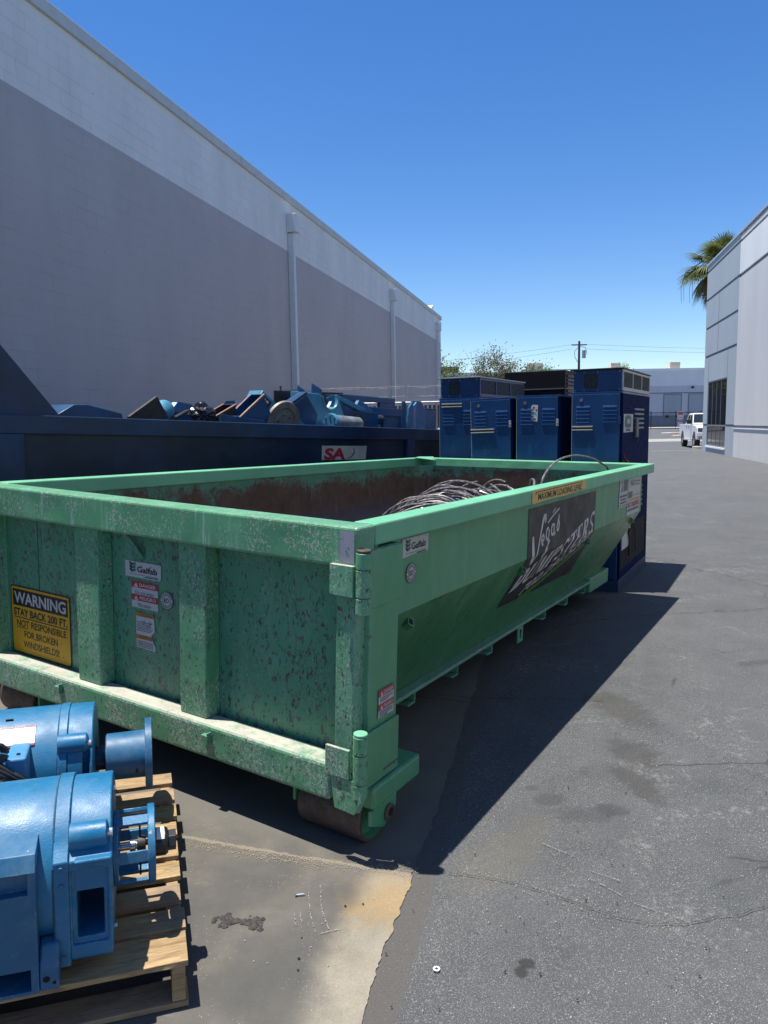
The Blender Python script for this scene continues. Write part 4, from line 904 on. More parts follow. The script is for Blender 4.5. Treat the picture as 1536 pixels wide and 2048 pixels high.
mb = MB(); mb.box(-.45, LB, 0, .12, -.150, 0); mb.build('rim_tube', M['navy'], bd, .008)
mb = MB(); mb.box(-.45, LB, 2.2, 2.32, -.150, 0).box(LB, LB + .12, 0, 2.32, -.15, 0); mb.build('rim_tube', M['navy'], bd, .008)
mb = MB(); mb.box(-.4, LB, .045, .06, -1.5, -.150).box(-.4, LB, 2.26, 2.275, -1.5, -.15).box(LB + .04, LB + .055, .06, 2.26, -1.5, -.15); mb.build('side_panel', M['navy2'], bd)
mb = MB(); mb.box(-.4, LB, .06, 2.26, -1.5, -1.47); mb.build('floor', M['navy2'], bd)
mb = MB(); mb.box(-.45, -.200, .0, .12, -1.5, -.1503); mb.build('corner_post', M['navy'], bd, .008)
for x in (4.9, 6.6):
    mb = MB(); mb.box(x, x + .16, .0, .0448, -1.5, -.1503); mb.build('side_rib', M['navy'], bd, .006)
for yy in (.05, 2.26):
    mb = MB(); mb.prism([(.12, yy, .0), (-.36, yy, .545), (-.60, yy, .82), (-.60, yy, 0)], (0, .012, 0)); mb.build('bulkhead_gusset', M['navy'], bd)
mb = MB(); mb.box(-.46, -.3605, .02, .0498, .0, .56); mb.build('bulkhead_post', M['navy'], bd, .004)
mb = MB(); mb.box(-.62, -.60, .05, 2.27, -1.5, .82); mb.build('bulkhead', M['navy'], bd)
for y in (.6, 1.6):
    mb = MB(); mb.box(-.5, LB, y, y + .12, -1.68, -1.5005); mb.build('skid_rail', M['navy2'], bd, .01)
for x in (.1, 1.2, 2.3, 3.4, 5.2, 6.3, 7.4):
    mb = MB(); mb.box(x, x + .08, .03, 2.29, -1.60, -1.5005); mb.build('crossmember', M['navy2'], bd, .005)
# yard sign on the side
def on_blue(u, v, off=0): return Vector((u, .0415 - off, v))
bfn = lambda fl, name, m, off, par: fl.build(name, m, lambda u, v: on_blue(u, v, off), par or bd)
ys_ = bfn(Flat().poly([(3.28, -.40), (4.08, -.40), (4.10, -.235), (3.28, -.235)]), 'company_sign', plain('cream_sign', (.42, .43, .36), .5, dust=.3), 0, None)
bfn(Flat().text('SA', 3.315, -.400, 3.69, -.262, .05, .12), 'sign_letters', decal_mat('crimson_letters', (.36, .012, .04), wear=.08), .0012, ys_)
f = Flat().line([(3.71, -.39), (3.80, -.37), (3.86, -.32), (3.85, -.265), (3.83, -.255)], [.004, .012, .016, .010, .003]); bfn(f, 'sign_swoosh', decal_mat('sign_navy', (.01, .02, .09), wear=.05), .0012, ys_)

# ---- scrap heaped in the navy container; everything is placed in that container's frame (x along, y across, z above its rim)
M['sblue'] = castblue('scrap_blue_paint', (.012, .10, .25), .1); M['slight'] = castblue('scrap_worn_sunlit_cyan', (.05, .22, .34), .1); M['sdark'] = navy('scrap_dark_blue', (.009, .062, .155), .4, .1)  # the cyan serves worn pieces and strips coloured as sunlit top edges
M['grey_metal'] = plain('grey_cast_metal', (.20, .18, .16), .55, .3, .25, 9, dust=.3); M['char'] = plain('charred_black_sheet', (.02, .018, .017), .6, var=.4, dust=.25, dustcol=(.08, .06, .05))
M['rustedge'] = plain('rust_edge', (.28, .15, .10), .8, var=.3, scale=20)
def zr(x, zw):                         # world height -> height over the rim at x
    return zw - 1.802 - sq * x
def scrap(name, label, cat, parts, group='scrap in the navy container'):
    """parts: (part name, MB, material, bevel)"""
    if len(parts) == 1:
        pn, mb, m, bv = parts[0]; o = mb.build(name, m, None, bv, True); o.matrix_world = BM; return tag(o, label, cat, group)
    t = thing(name, label, cat, BM, group)
    for pn, mb, m, bv in parts: mb.build(pn, m, t, bv, True)
    return t
def slab(pts, y, th): return MB().prism([(x, y, zr(x, z)) for x, z in pts], (0, th, 0))
scrap('bent_cover', 'low ridged dark blue sheet cover beside the container bulkhead', 'scrap cover', [('c', slab([(.12, 1.55), (.34, 1.81), (.50, 1.90), (.64, 1.90), (.98, 1.82), (1.05, 1.55)], .5, .5), M['sdark'], .006)])
p = MB(); p.prism([(1.06, .5, zr(1.06, 1.79)), (1.41, .55, zr(1.41, 1.99)), (1.56, .58, zr(1.56, 1.78)), (1.35, .54, zr(1.35, 1.62)), (1.1, .5, zr(1.1, 1.6))], (-.01, .03, 0))
q = MB(); q.lathe([(-.02, .0), (-.02, .095), (.0, .105), (.16, .105), (.18, .09), (.18, 0)], Matrix.Translation((1.55, .72, zr(1.5, 1.81))) @ Matrix.Rotation(R(-25), 4, 'Y') @ Matrix.Rotation(R(30), 4, 'Z'), 32)
scrap('tilted_cover_plate', 'square black plate tilted up against a round blue end cap', 'scrap plate', [('plate', p, M['char'], .003), ('end_cap', q, M['slight'], 0)])
# bag
rr = random.Random(4); bm = bmesh.new(); bmesh.ops.create_icosphere(bm, subdivisions=4, radius=1)
from mathutils import noise as mn
for v in bm.verts:
    d = v.co.normalized(); k = 1 + .22 * mn.noise(d * 2.3) + .13 * abs(mn.noise(d * 6)) + .05 * mn.noise(d * 14)
    v.co = Vector((d.x * .135 * k, d.y * .13 * k, d.z * .085 * k + (.03 if d.z > .85 else 0)))
me = bpy.data.meshes.new('plastic_bag'); bm.to_mesh(me); bm.free(); me.materials.append(plain('glossy_black_plastic', (.014, .014, .018), .22, var=.2, bump=.5, bscale=30))
o = bpy.data.objects.new('plastic_bag', me); C.objects.link(o); o.matrix_world = BM @ Matrix.Translation((1.92, .5, zr(1.9, 1.82))); tag(o, 'crumpled glossy black plastic bag between the scrap pieces', 'bag', None)
def opencan(x0, z0, x1, z1, hw, y0, y1, lip=.02):
    """an open rectangular housing whose mouth runs from (x0,z0) to (x1,z1)"""
    a = Vector((x0, 0, zr(x0, z0))); b = Vector((x1, 0, zr(x1, z1))); d = (b - a).normalized(); n_ = Vector((d.z, 0, -d.x)) * hw
    mb = MB(); rim_ = MB(); t = .012
    A, B = a, b; Cc, Dd = b + n_ * 1.0 - d * .03, a + n_ + d * .03
    def ring4(p, yy): return Vector((p.x, yy, p.z))
    for (s, e) in ((A, Dd), (B, Cc)): mb.prism([ring4(s, y0), ring4(e, y0), ring4(e + d * t, y0), ring4(s + d * t, y0)], (0, y1 - y0, 0))
    for yy in (y0, y1 - t): mb.prism([ring4(A, yy), ring4(B, yy), ring4(Cc, yy), ring4(Dd, yy)], (0, t, 0))
    mb.prism([ring4(Dd, y0), ring4(Cc, y0), ring4(Cc + n_ * .05, y0), ring4(Dd + n_ * .05, y0)], (0, y1 - y0, 0))
    o_ = -n_ * .0001
    for (yy0, yy1) in ((y0 - lip, y0 + .004), (y1 - .004, y1 + lip)):
        rim_.prism([ring4(A - d * lip, yy0), ring4(B + d * lip, yy0), ring4(B + d * lip + n_ * .06, yy0), ring4(A - d * lip + n_ * .06, yy0)], (0, yy1 - yy0, 0))
    return mb, rim_
a, b = opencan(2.14, 1.80, 2.40, 1.92, .2, .55, .75); scrap('open_housing', 'shallow open dark housing with a chipped rusty mouth edge', 'scrap housing', [('shell', a, M['char'], .003), ('mouth_rim', b, M['rustedge'], .003)])
a, b = opencan(2.33, 1.79, 2.66, 2.03, .24, .38, .58); scrap('open_housing', 'deep blue motor housing tipped with its rusty-edged mouth upwards', 'scrap housing', [('shell', a, M['sdark'], .004), ('mouth_rim', b, M['rustedge'], .003)])
p = MB(); T = Matrix.Translation((3.02, .78, zr(3.0, 1.90))) @ Matrix.Rotation(R(-40), 4, 'Y') ; T = Matrix.Translation((3.06, .8, zr(3.05, 1.89))) @ Matrix.Rotation(R(33), 4, 'Y'); p.box(-.13, .12, -.02, .22, -.30, .16, T); q = MB()
for i in range(4):
    for j in range(2): q.box(-.075 + .055 * j + .008 * i, -.035 + .055 * j + .008 * i, -.023, -.0205, .07 - .045 * i, .095 - .045 * i, T)
q2 = MB(); q2.box(-.10, .06, -.0216, -.0203, -.10, .12, T)
scrap('terminal_box', 'bright blue terminal box with a black and white wiring label', 'terminal box', [('box', p, M['slight'], .008), ('label', q2, M['black'], 0), ('label_print', q, plain('label_white', (.6, .6, .58), .5), 0)])
p = MB(); Tm = Matrix.Translation((3.03, .42, zr(3.03, 1.70))) @ Matrix.Rotation(R(90), 4, 'Z') @ Matrix.Rotation(R(-14), 4, 'Y')
p.lathe([(0, 0), (0, .12), (.015, .13), (.015, .175), (.0, .19), (.0, .262), (.03, .27), (.03, 0)], Tm, 56); q = MB()
for a in (60, 120, 180, 240, 300, 0): t = R(a + 15); q.cyl(Tm @ Vector((-.004, .1 * math.cos(t), .1 * math.sin(t))), Tm @ Vector((.004, .1 * math.cos(t), .1 * math.sin(t))), .010, 8)
scrap('brake_disc', 'large worn grey steel disc standing on edge at the rim', 'disc', [('disc', p, M['grey_metal'], 0), ('bolt_hole', q, M['void'], 0)])
scrap('charred_sheet', 'large flat black metal sheet standing behind the saddle casting', 'sheet', [('s', slab([(4.0, 1.2), (4.0, 2.13), (5.40, 2.13), (5.36, 1.2)], 1.6, .02), M['char'], .002)])
scrap('wedge_bracket', 'small pale blue triangular bracket beside the grey disc', 'bracket', [('b', slab([(3.30, 1.70), (3.48, 1.79), (3.52, 1.84), (3.54, 1.6), (3.3, 1.6)], .55, .05), M['slight'], .003)])
p = slab([(4.42, 2.05), (4.42, 2.235), (4.62, 2.15), (4.62, 2.05)], 1.3, .02); p.prism([(4.17, 1.3, zr(4.17, 2.05)), (4.17, 1.3, zr(4.17, 2.185)), (4.28, 1.3, zr(4.28, 2.13)), (4.28, 1.3, zr(4.28, 2.05))], (0, .02, 0)); q = MB().box(4.2, 4.62, 1.32, 1.5, zr(4.4, 1.9), zr(4.4, 2.11))
scrap('lug_bracket', 'blue bracket with two upright lugs peeking over the black sheet', 'bracket', [('lug', p, M['sblue'], .003), ('base', q, M['slight'], .006)])
# saddle casting: a flared box with a round saddle opening
p = MB(); pr = [(3.22, 1.925), (3.52, 2.075), (3.76, 2.065)] + [(3.99 + .135 * math.cos(R(a)) - .02, 2.03 - .02 + .13 * math.sin(R(a))) for a in range(170, 371, 20)] + [(4.10, 2.06), (4.16, 1.95), (4.28, 1.70), (4.25, 1.45), (3.55, 1.45), (3.50, 1.70), (3.36, 1.88)]
p.prism([(x, .55, zr(x, z)) for x, z in pr], (0, .10, 0)); q = MB()
q.prism([(3.18, .53, zr(3.18, 1.91)), (3.52, .53, zr(3.52, 2.085)), (3.54, .53, zr(3.54, 2.06)), (3.22, .53, zr(3.22, 1.885))], (0, .14, 0)); q.prism([(3.28, .545, zr(3.28, 1.90)), (3.54, .545, zr(3.54, 2.04)), (3.74, .545, zr(3.74, 1.80)), (3.62, .545, zr(3.62, 1.5)), (3.50, .545, zr(3.5, 1.70))], (0, .004, 0))
r = MB(); r.tube([(3.99 + .145 * math.cos(R(a)) - .02, .545, zr(3.99, 2.01 + .14 * math.sin(R(a)))) for a in range(170, 371, 10)], .014, 8)
scrap('saddle_casting', 'worn blue casting with a half-round saddle opening, tallest of the scrap', 'casting', [('body', p, M['slight'], .012), ('top_flange', q, M['sdark'], .004), ('saddle_edge', r, M['slight'], 0)])
p = MB(); Tm = Matrix.Translation((3.78, .36, zr(3.8, 1.705))) @ Matrix.Rotation(R(8), 4, 'Z'); p.lathe([(0, 0), (0, .095), (.03, .1), (.04, .105), (.62, .09), (.62, 0)], Tm, 40)
q = MB(); q.lathe([(-.03, 0), (-.03, .11), (0, .118), (.03, .118), (.03, 0)], Tm, 40)
for a in range(0, 360, 45): q.cyl(Tm @ Vector((-.04, .09 * math.cos(R(a)), .09 * math.sin(R(a)))), Tm @ Vector((-.03, .09 * math.cos(R(a)), .09 * math.sin(R(a)))), .012, 8)
scrap('flanged_cylinder', 'worn blue steel cylinder with bolted flange lying along the rim', 'cylinder', [('tube', p, plain('bare_worn_steel', (.22, .24, .24), .45, .3, .4, 7, dust=.4, dustcol=(.05, .16, .24)), 0), ('bolt_flange', q, M['slight'], 0)])
p = MB(); Tm = Matrix.Translation((4.48, .55, zr(4.45, 1.62))) @ Matrix.Rotation(R(72), 4, 'Z'); p.lathe([(0, 0), (0, .1), (.01, .11), (.01, .19), (.03, .19), (.03, 0)], Tm, 48)
scrap('thin_disc', 'dark thin disc with a pale rim beside the flanged cylinder', 'disc', [('d', p, plain('dark_disc_steel', (.06, .05, .045), .5, .3, dust=.2), 0)])
scrap('frame_brace', 'light blue angle brace sloping down to the right', 'brace', [('b', MB().prism([(4.02, .6, zr(4.02, 2.06)), (4.16, .6, zr(4.16, 2.06)), (4.74, .6, zr(4.74, 1.885)), (4.74, .6, zr(4.74, 1.86)), (4.6, .6, zr(4.6, 1.86))], (0, .10, 0)), M['slight'], .003), ('web', slab([(4.12, 1.86), (4.66, 1.87), (4.66, 1.45), (4.12, 1.45)], .62, .02), M['sdark'], .003)])
p = MB(); Z = zr(6, 2.09)
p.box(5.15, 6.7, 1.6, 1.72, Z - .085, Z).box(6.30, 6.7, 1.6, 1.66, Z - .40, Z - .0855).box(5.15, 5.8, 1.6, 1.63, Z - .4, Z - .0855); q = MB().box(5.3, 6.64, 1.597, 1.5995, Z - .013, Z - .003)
scrap('machine_chassis', 'rectangular dark blue machine frame open in the middle, behind the other scrap', 'frame', [('frame', p, M['sdark'], .004), ('sunlit_edge', q, M['slight'], 0)])  # pale strip puts the sun on the top edge into the colour
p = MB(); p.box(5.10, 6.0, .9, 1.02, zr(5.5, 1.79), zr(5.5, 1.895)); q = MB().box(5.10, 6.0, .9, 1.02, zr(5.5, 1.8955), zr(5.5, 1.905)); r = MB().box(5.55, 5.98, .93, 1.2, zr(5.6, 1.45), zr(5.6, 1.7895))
scrap('channel_beam', 'horizontal blue channel beam with a top edge coloured as sunlit and a box under it', 'beam', [('channel', p, M['sdark'], .003), ('top_flange', q, M['slight'], 0), ('under_box', r, M['sdark'], .004)])  # pale top piece is the beam's sunlit edge, painted in
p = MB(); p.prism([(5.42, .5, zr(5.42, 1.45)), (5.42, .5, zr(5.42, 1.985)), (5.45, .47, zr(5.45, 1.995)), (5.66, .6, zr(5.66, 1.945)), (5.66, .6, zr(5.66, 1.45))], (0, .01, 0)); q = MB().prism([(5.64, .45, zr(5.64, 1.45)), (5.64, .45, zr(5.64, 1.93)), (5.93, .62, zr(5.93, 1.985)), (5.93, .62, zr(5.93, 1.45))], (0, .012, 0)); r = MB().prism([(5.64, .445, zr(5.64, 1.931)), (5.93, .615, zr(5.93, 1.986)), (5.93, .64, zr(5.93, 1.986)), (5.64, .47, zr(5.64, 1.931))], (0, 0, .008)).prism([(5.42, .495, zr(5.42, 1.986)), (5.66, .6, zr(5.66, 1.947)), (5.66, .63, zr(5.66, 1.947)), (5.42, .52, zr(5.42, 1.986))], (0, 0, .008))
scrap('upright_channel', 'upright blue folded channel at the right end of the scrap', 'channel', [('left_web', p, M['sdark'], .002), ('right_web', q, M['sblue'], .002), ('sunlit_fold', r, M['slight'], 0)])  # pale strips colour the folds as if sunlit
p = MB().box(6.55, 6.95, .95, 1.25, zr(6.7, 1.4), zr(6.7, 1.895)); q = MB().box(6.53, 6.97, .93, 1.27, zr(6.7, 1.8955), zr(6.7, 1.905)); scrap('utility_box', 'plain blue steel box standing right of the upright channel', 'box', [('box', p, M['sdark'], .004), ('lid', q, M['slight'], 0)])  # pale lid colour paints in a sunlit top
p = slab([(2.0, 1.815), (2.62, 1.74), (2.6, 1.6), (2.0, 1.6)], .3, .02); scrap('flat_panel', 'low dark blue panel leaning along the rim under the housings', 'panel', [('p', p, M['sdark'], .002)])
p = MB(); p.cyl((5.0, .9, zr(5.2, 1.76)), (5.45, .9, zr(5.2, 1.76)), .05, 20); p.cyl((5.2, .86, zr(5.2, 1.74)), (5.4, .86, zr(5.2, 1.74)), .07, 16); scrap('pump_rotor', 'dark ribbed rotor seen under the channel beam', 'rotor', [('r', p, plain('dark_rotor', (.03, .05, .07), .4, .3), .002)])
p = MB(); p.tube([(1.62, .7, zr(1.6, 1.72)), (1.95, .8, zr(1.9, 1.84)), (2.25, .85, zr(2.2, 1.86))], .022, 10); scrap('bent_pipe', 'thin bent dark pipe sticking up behind the black bag', 'pipe', [('p', p, M['char'], 0)])
p = MB(); p.prism([(1.60, 1.0, zr(1.6, 1.60)), (1.62, 1.0, zr(1.6, 1.875)), (1.66, 1.0, zr(1.6, 1.875)), (2.25, 1.0, zr(2.2, 1.82)), (2.25, 1.0, zr(2.2, 1.6))], (0, .02, 0)); scrap('door_skin', 'dark flat door skin standing behind the bag', 'panel', [('p', p, M['sdark'], .002)])
p = MB(); p.box(4.66, 5.2, .75, .80, zr(4.9, 1.60), zr(4.9, 1.84)); q = MB().box(4.66, 5.2, .75, .80, zr(4.9, 1.8405), zr(4.9, 1.848)); scrap('angle_iron', 'short dark blue angle iron left of the channel beam', 'angle iron', [('web', p, M['sdark'], .003), ('lip', q, M['slight'], 0)])  # pale lip is a sunlit edge done by colour
p = MB(); p.box(5.98, 6.5, 1.15, 1.2, zr(6.2, 1.45), zr(6.2, 1.88)).box(5.98, 6.5, 1.2001, 1.35, zr(6.2, 1.85), zr(6.2, 1.88)); scrap('frame_rail', 'dark blue frame rail between the channel beam and the steel box', 'rail', [('r', p, M['sdark'], .004)])
rr = random.Random(77)
for (x, z, lab, nm) in ((1.02, 1.90, 'small folded blue cover between the hump and the black plate', 'folded_cover'), (2.10, 1.94, 'blue corner bracket poking up right of the black bag', 'corner_bracket'), (2.76, 1.96, 'dark blue strap between the tipped housing and the grey disc', 'strap'), (3.40, 2.01, 'blue hinge plate above the grey disc', 'hinge_plate'), (4.45, 1.98, 'blue foot casting right of the saddle', 'foot_plate'), (4.98, 2.0, 'bright blue bent plate above the channel beam', 'bent_plate'), (6.25, 2.0, 'blue panel edge left of the steel box', 'panel_edge')):
    y = rr.uniform(.8, 1.3); a = rr.uniform(-.06, .06); w = rr.uniform(.16, .26)
    p = MB().prism([(x - w, y, zr(x, 1.50)), (x - w * .8, y, zr(x, z - .10)), (x - w * .3, y + .03, zr(x, z)), (x + w * .6, y + .03, zr(x, z - .03 + a)), (x + w, y, zr(x, z - .14)), (x + w * .9, y, zr(x, 1.50))], (rr.uniform(-.05, .05), .05, 0))
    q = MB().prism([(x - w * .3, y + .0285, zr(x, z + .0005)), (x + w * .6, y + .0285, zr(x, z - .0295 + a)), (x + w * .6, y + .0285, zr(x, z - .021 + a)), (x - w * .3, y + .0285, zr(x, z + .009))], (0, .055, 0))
    scrap(nm, lab, 'scrap piece', [('plate', p, M['sdark'] if rr.random() < .5 else M['sblue'], .003), ('sunlit_fold', q, M['slight'], 0)])  # the paler strip paints sunlight along each top edge
p = MB(); p.prism([(4.72, 1.25, zr(4.8, 1.7)), (4.66, 1.25, zr(4.8, 2.03)), (4.78, 1.25, zr(4.8, 2.07)), (5.22, 1.25, zr(5.0, 1.93)), (5.22, 1.25, zr(5, 1.7))], (0, .015, 0)); scrap('folded_guard', 'folded worn blue machine guard under the sloping brace', 'guard', [('g', p, M['sblue'], .003)])
rr = random.Random(31); mb = MB()
for i in range(420):
    x, y = rr.uniform(.2, 8.2), rr.uniform(.25, 2.1); s = rr.uniform(.05, .22); hh = max(0, min(1, (x - .9) * 1.5)) * (.5 + .5 * math.sin(x * 2.7 + 1))
    T = Matrix.Translation((x, y, -.40 + rr.uniform(-.1, .20) + .20 * hh)) @ Matrix.Rotation(rr.uniform(0, 3), 4, 'Z') @ Matrix.Rotation(rr.uniform(-.8, .8), 4, 'X'); mb.box(-s, s, -s * .6, s * .6, -.03, .03, T, rr.choice((0, 0, 1, 2)))
o = mb.build('small_scrap', [M['sdark'], M['sblue'], M['char']], None, .004); o.matrix_world = BM; tag(o, kind='stuff')

# ---------------------------------------------------------------- machine cabinets (local: x to the right along the front, y to the back)
cx = Vector((math.cos(.5), -math.sin(.5), 0))
def cabblue(name, base=(.0035, .040, .135), rough=.25):
    n = NT(name); v = n.co(); k = n.noise(v, 2.5, 5, .6, .4)
    c = n.mix(n.mr(k, .35, .65), tuple(x * .85 for x in base), tuple(x * 1.12 for x in base))
    c = n.mix(n.math('MULTIPLY', n.step(n.noise(n.mp(v, (1, 1, .6)), 5, 7, .72, .5), .55, .68), .22), c, (.06, .17, .24))
    c = n.mix(n.math('MULTIPLY', n.step(n.noise(v, 40, 3, .6), .72, .74), .5), c, (.3, .33, .35))
    n.set(color=c, rough=n.mr(k, .3, .7, rough, rough + .15), normal=n.bump(n.noise(v, 4, 2), .12, .01)); return n.m
M['cab'] = cabblue('cabinet_blue'); M['cab_shade_side'] = plain('cabinet_shaded_navy', (.004, .014, .065), .7, spec=.03, var=.08); M['cabskirt'] = cabblue('cabinet_skirt_blue', (.004, .034, .085), .5)  # side navy is the cabinet blue with the flanks' shade painted in
M['alu'] = plain('aluminium_frame', (.40, .42, .42), .45, .5, .1); M['mesh'] = plain('dark_filter_mesh', (.035, .033, .035), .8, var=.2, bump=.6, bscale=300); M['edge'] = plain('bare_edge_metal', (.45, .42, .38), .4, .5)
def louvers(name, x0, z0, w, k, parent, face, pitch=.036, m=None):
    mb = MB()
    for i in range(k):
        z = z0 - i * pitch
        if face == 'f': mb.prism([(x0, -.0005, z), (x0, -.008, z - .019), (x0, -.0005, z - .022)], (w, 0, 0))
        else: mb.prism([(.0005, x0, z), (.010, x0, z - .020), (.0005, x0, z - .022)], (0, w, 0))
    return mb.build(name, m or M['cab'], parent)
def cabinet(org, w, d, h, label, top, lean=0, handle=None, opened=False, gap=True, latch=True, hz=None, knob=True):
    z0 = gz(org[0], org[1]); T = frame((org[0], org[1], z0), cx) @ Matrix.Rotation(lean, 4, 'Y')
    t = thing('machine_cabinet', label, 'cabinet', T, 'blue machine cabinets')
    mb = MB(); mb.box(-w, -.004, .02, d, .12, h - .02); body = mb.build('housing', M['cab_shade_side'], t)
    mb = MB(); mb.box(-w - .005, 0, 0, d + .005, 0, .12); mb.build('base_skirt', M['cabskirt'], t, .004)
    mb = MB(); mb.box(-w - .006, .006, -.006, d + .006, h - .02, h); mb.build('roof_panel', M['cab'], t, .002)
    mb = MB(); mb.box(-w, -.02, -.012, .0195, .125, h - .021); dr = mb.build('front_door', M['cab'], t, .004)
    mb = MB(); mb.box(-w - .001, -w + .003, -.0125, .015, .125, h - .022); mb.build('door_edge', M['edge'], dr)
    for o_ in (louvers('louvre_bank', -w + .045, h - .13, .13, 5, dr, 'f'), louvers('louvre_bank', -.045 - .13, h - .13, .13, 5, dr, 'f'), louvers('louvre_bank', -w + .045, .62, .13, 5, dr, 'f'), louvers('louvre_bank', -.175, .62, .13, 5, dr, 'f')): o_.location.y = -.0125
    if knob: mb = MB(); mb.cyl((-w + .09, -.0125, h - .075), (-w + .09, -.02, h - .075), .016, 16); mb.build('door_knob', plain('worn_knob', (.16, .14, .13), .5), dr)
    if handle:
        hx, hz_, hw = handle; mb = MB(); mb.box(hx, hx + hw, -.026, -.0125, hz_ + .018, hz_ + .030).box(hx, hx + hw, -.026, -.0125, hz_ - .012, hz_ - .002); mb.build('handle_rail', plain('pale_rail', (.62, .56, .50), .4, .2), dr)
        mb = MB(); mb.box(hx, hx + hw, -.020, -.0125, hz_ - .0018, hz_ + .0178); mb.build('handle_recess', M['black'], dr)
    if latch: mb = MB(); mb.box(-.035, -.008, -.024, -.0125, h - .31, h - .24).cyl((-.02, -.02, h - .275), (-.02, -.03, h - .275), .008, 10); mb.build('latch', M['alu'] if latch == 'light' else M['cab'], dr, .003)
    mb = MB(); mb.cyl((-.10, -.0125, .95 if not hz else hz), (-.10, -.0145, .95 if not hz else hz), .010, 12); mb.build('door_plug', M['edge'], dr)
    if top:
        tb = MB(); tb.box(-w + .01, -.012, .01, d - .02, h + .004, h + .21); o_ = tb.build('top_unit', M['cab'] if top == 'blue' else M['cab'], t, .003)
        mb = MB(); mb.box(-w - .02, .012, -.02, d + .01, h + .211, h + .223); mb.build('top_lid', M['black'] if top == 'dark' else M['alu'], o_, .002)
        mb = MB(); mb.box(-w + .11, -w + .235, .004, .0095, h + .04, h + .175); fn = mb.build('fan_grille', M['black'], o_)
        mb = MB(); fc = Vector((-w + .172, .002, h + .108))
        for k_ in range(7):
            a = 2 * math.pi * k_ / 7; mb.prism([fc + Vector((.012 * math.cos(a), 0, .012 * math.sin(a))), fc + Vector((.055 * math.cos(a - .3), 0, .055 * math.sin(a - .3))), fc + Vector((.055 * math.cos(a + .25), 0, .055 * math.sin(a + .25)))], (0, .003, 0))
        mb.build('fan_blade', plain('fan_blade_grey', (.03, .03, .03), .5), fn)
        mb = MB()
        for xx in (-w + .025, -w + .11, -w + .24, -.03):
            for zz in (h + .02, h + .19): mb.cyl((xx, .0095, zz), (xx, .004, zz), .005, 8)
        mb.build('screw', M['alu'], o_)
        fr = MB(); gl = MB(); n_ = 3; L_ = d - .06
        fr.box(-.0115, .004, .02, d - .03, h + .185, h + .208).box(-.0115, .004, .02, d - .03, h + .006, h + .04)
        for i in range(n_ + 1): y = .02 + i * (L_ - .01) / n_; fr.box(-.0115, .004, y, y + .022, h + .0402, h + .1848)
        for i in range(n_): y = .042 + i * (L_ - .01) / n_; gl.box(-.0115, -.004, y, y + (L_ - .01) / n_ - .022, h + .04, h + .185)
        fr.build('vent_frame', M['alu'] if top == 'dark' else M['cab'], o_, .002)
        gl.build('vent_screen', M['mesh'] if top == 'dark' else plain('filter_blue', (.006, .018, .04), .5, spec=.2, bump=.4, bscale=300), o_)
    return t
c0 = cabinet((2.285, 7.155), .475, 1.56, 1.955, 'rightmost blue cabinet with exposed control panel and vented top unit', 'dark', handle=(-.47, 1.60, .20))
# its open right flank
mb = MB(); mb.box(-.002, .004, .02, 1.54, .125, .20).box(-.002, .004, 1.44, 1.54, .2002, 1.93).box(-.002, .004, .02, .06, .2002, 1.93).box(-.002, .004, .0602, 1.4398, .62, 1.93); sd = mb.build('side_panel', M['cab_shade_side'], c0, .002)
mb = MB(); mb.box(-.0035, -.001, .0602, 1.4398, .2002, .6198); mb.build('open_bay', M['void'], c0)
louvers('louvre_bank', .62, 1.80, .55, 5, sd, 's', .048, plain('louvre_edge', (.09, .10, .12), .4)).location.x = .004
louvers('louvre_bank', .62, .98, .55, 5, sd, 's', .052, plain('louvre_edge', (.09, .10, .12), .4)).location.x = .004
mb = MB(); mb.box(.0045, .010, .06, .53, 1.56, 1.74); cp = mb.build('control_panel', plain('panel_white', (.40, .41, .42), .5), c0, .002)
mb = MB(); mb.box(.0102, .013, .12, .42, 1.615, 1.715).box(.0102, .0125, .17, .37, 1.605, 1.725); mb.build('bezel', plain('bezel_green', (.02, .09, .05), .5), cp, .004)
mb = MB(); mb.box(.0132, .0145, .19, .35, 1.645, 1.69); mb.build('screen', plain('lcd_grey', (.22, .24, .24), .3), cp)
mb = MB()
for y in (.17, .25, .33): mb.box(.0102, .014, y, y + .04, 1.572, 1.595)
mb.build('push_button', M['black'], cp, .002)
mb = MB(); mb.box(.0045, .03, .64, .76, 1.50, 1.70); ht = mb.build('pendant_box', plain('pendant_grey', (.11, .12, .13), .5), c0, .01)
mb = MB(); mb.tube([(.02, .70, 1.50), (.022, .71, 1.47), (.018, .70, 1.45)], .006); mb.build('pendant_cord', M['black'], ht)
mb = MB(); mb.box(.0, .008, .10, .52, .40, .60); wb = mb.build('wiring_plate', plain('cream_plate', (.50, .50, .47), .5), c0, .002)
mb = MB(); mb.tube([(.02, .40, .58), (.02, .42, .52), (.025, .41, .45), (.02, .42, .30)], .012); mb.tube([(.02, .36, .56), (.02, .41, .51)], .010); mb.tube([(.02, .46, .58), (.02, .42, .51)], .010); mb.build('black_lead', M['black'], wb)
mb = MB(); mb.tube([(.012, .45, 1.1), (.02, .43, .9), (.016, .40, .75)], .006); mb.tube([(.012, .55, 1.15), (.02, .56, .9), (.018, .52, .62)], .008); mb.tube([(.012, .60, .65), (.02, .72, .55), (.02, .78, .38), (.02, .80, .30)], .006); mb.build('hanging_wire', plain('wire_grey_blue', (.03, .04, .07), .5), c0)
mb = MB(); mb.tube([(.01, .05, 1.36), (.02, .16, 1.29), (.02, .28, 1.27)], .006); mb.tube([(.01, .05, 1.30), (.02, .09, 1.20), (.02, .12, 1.12)], .007); mb.build('red_wire', plain('wire_red', (.25, .03, .015), .5), c0)
cabinet((1.765, 7.455), .445, 1.5, 1.948, 'blue cabinet with a peeling paper notice between its louvres', None, latch='light')
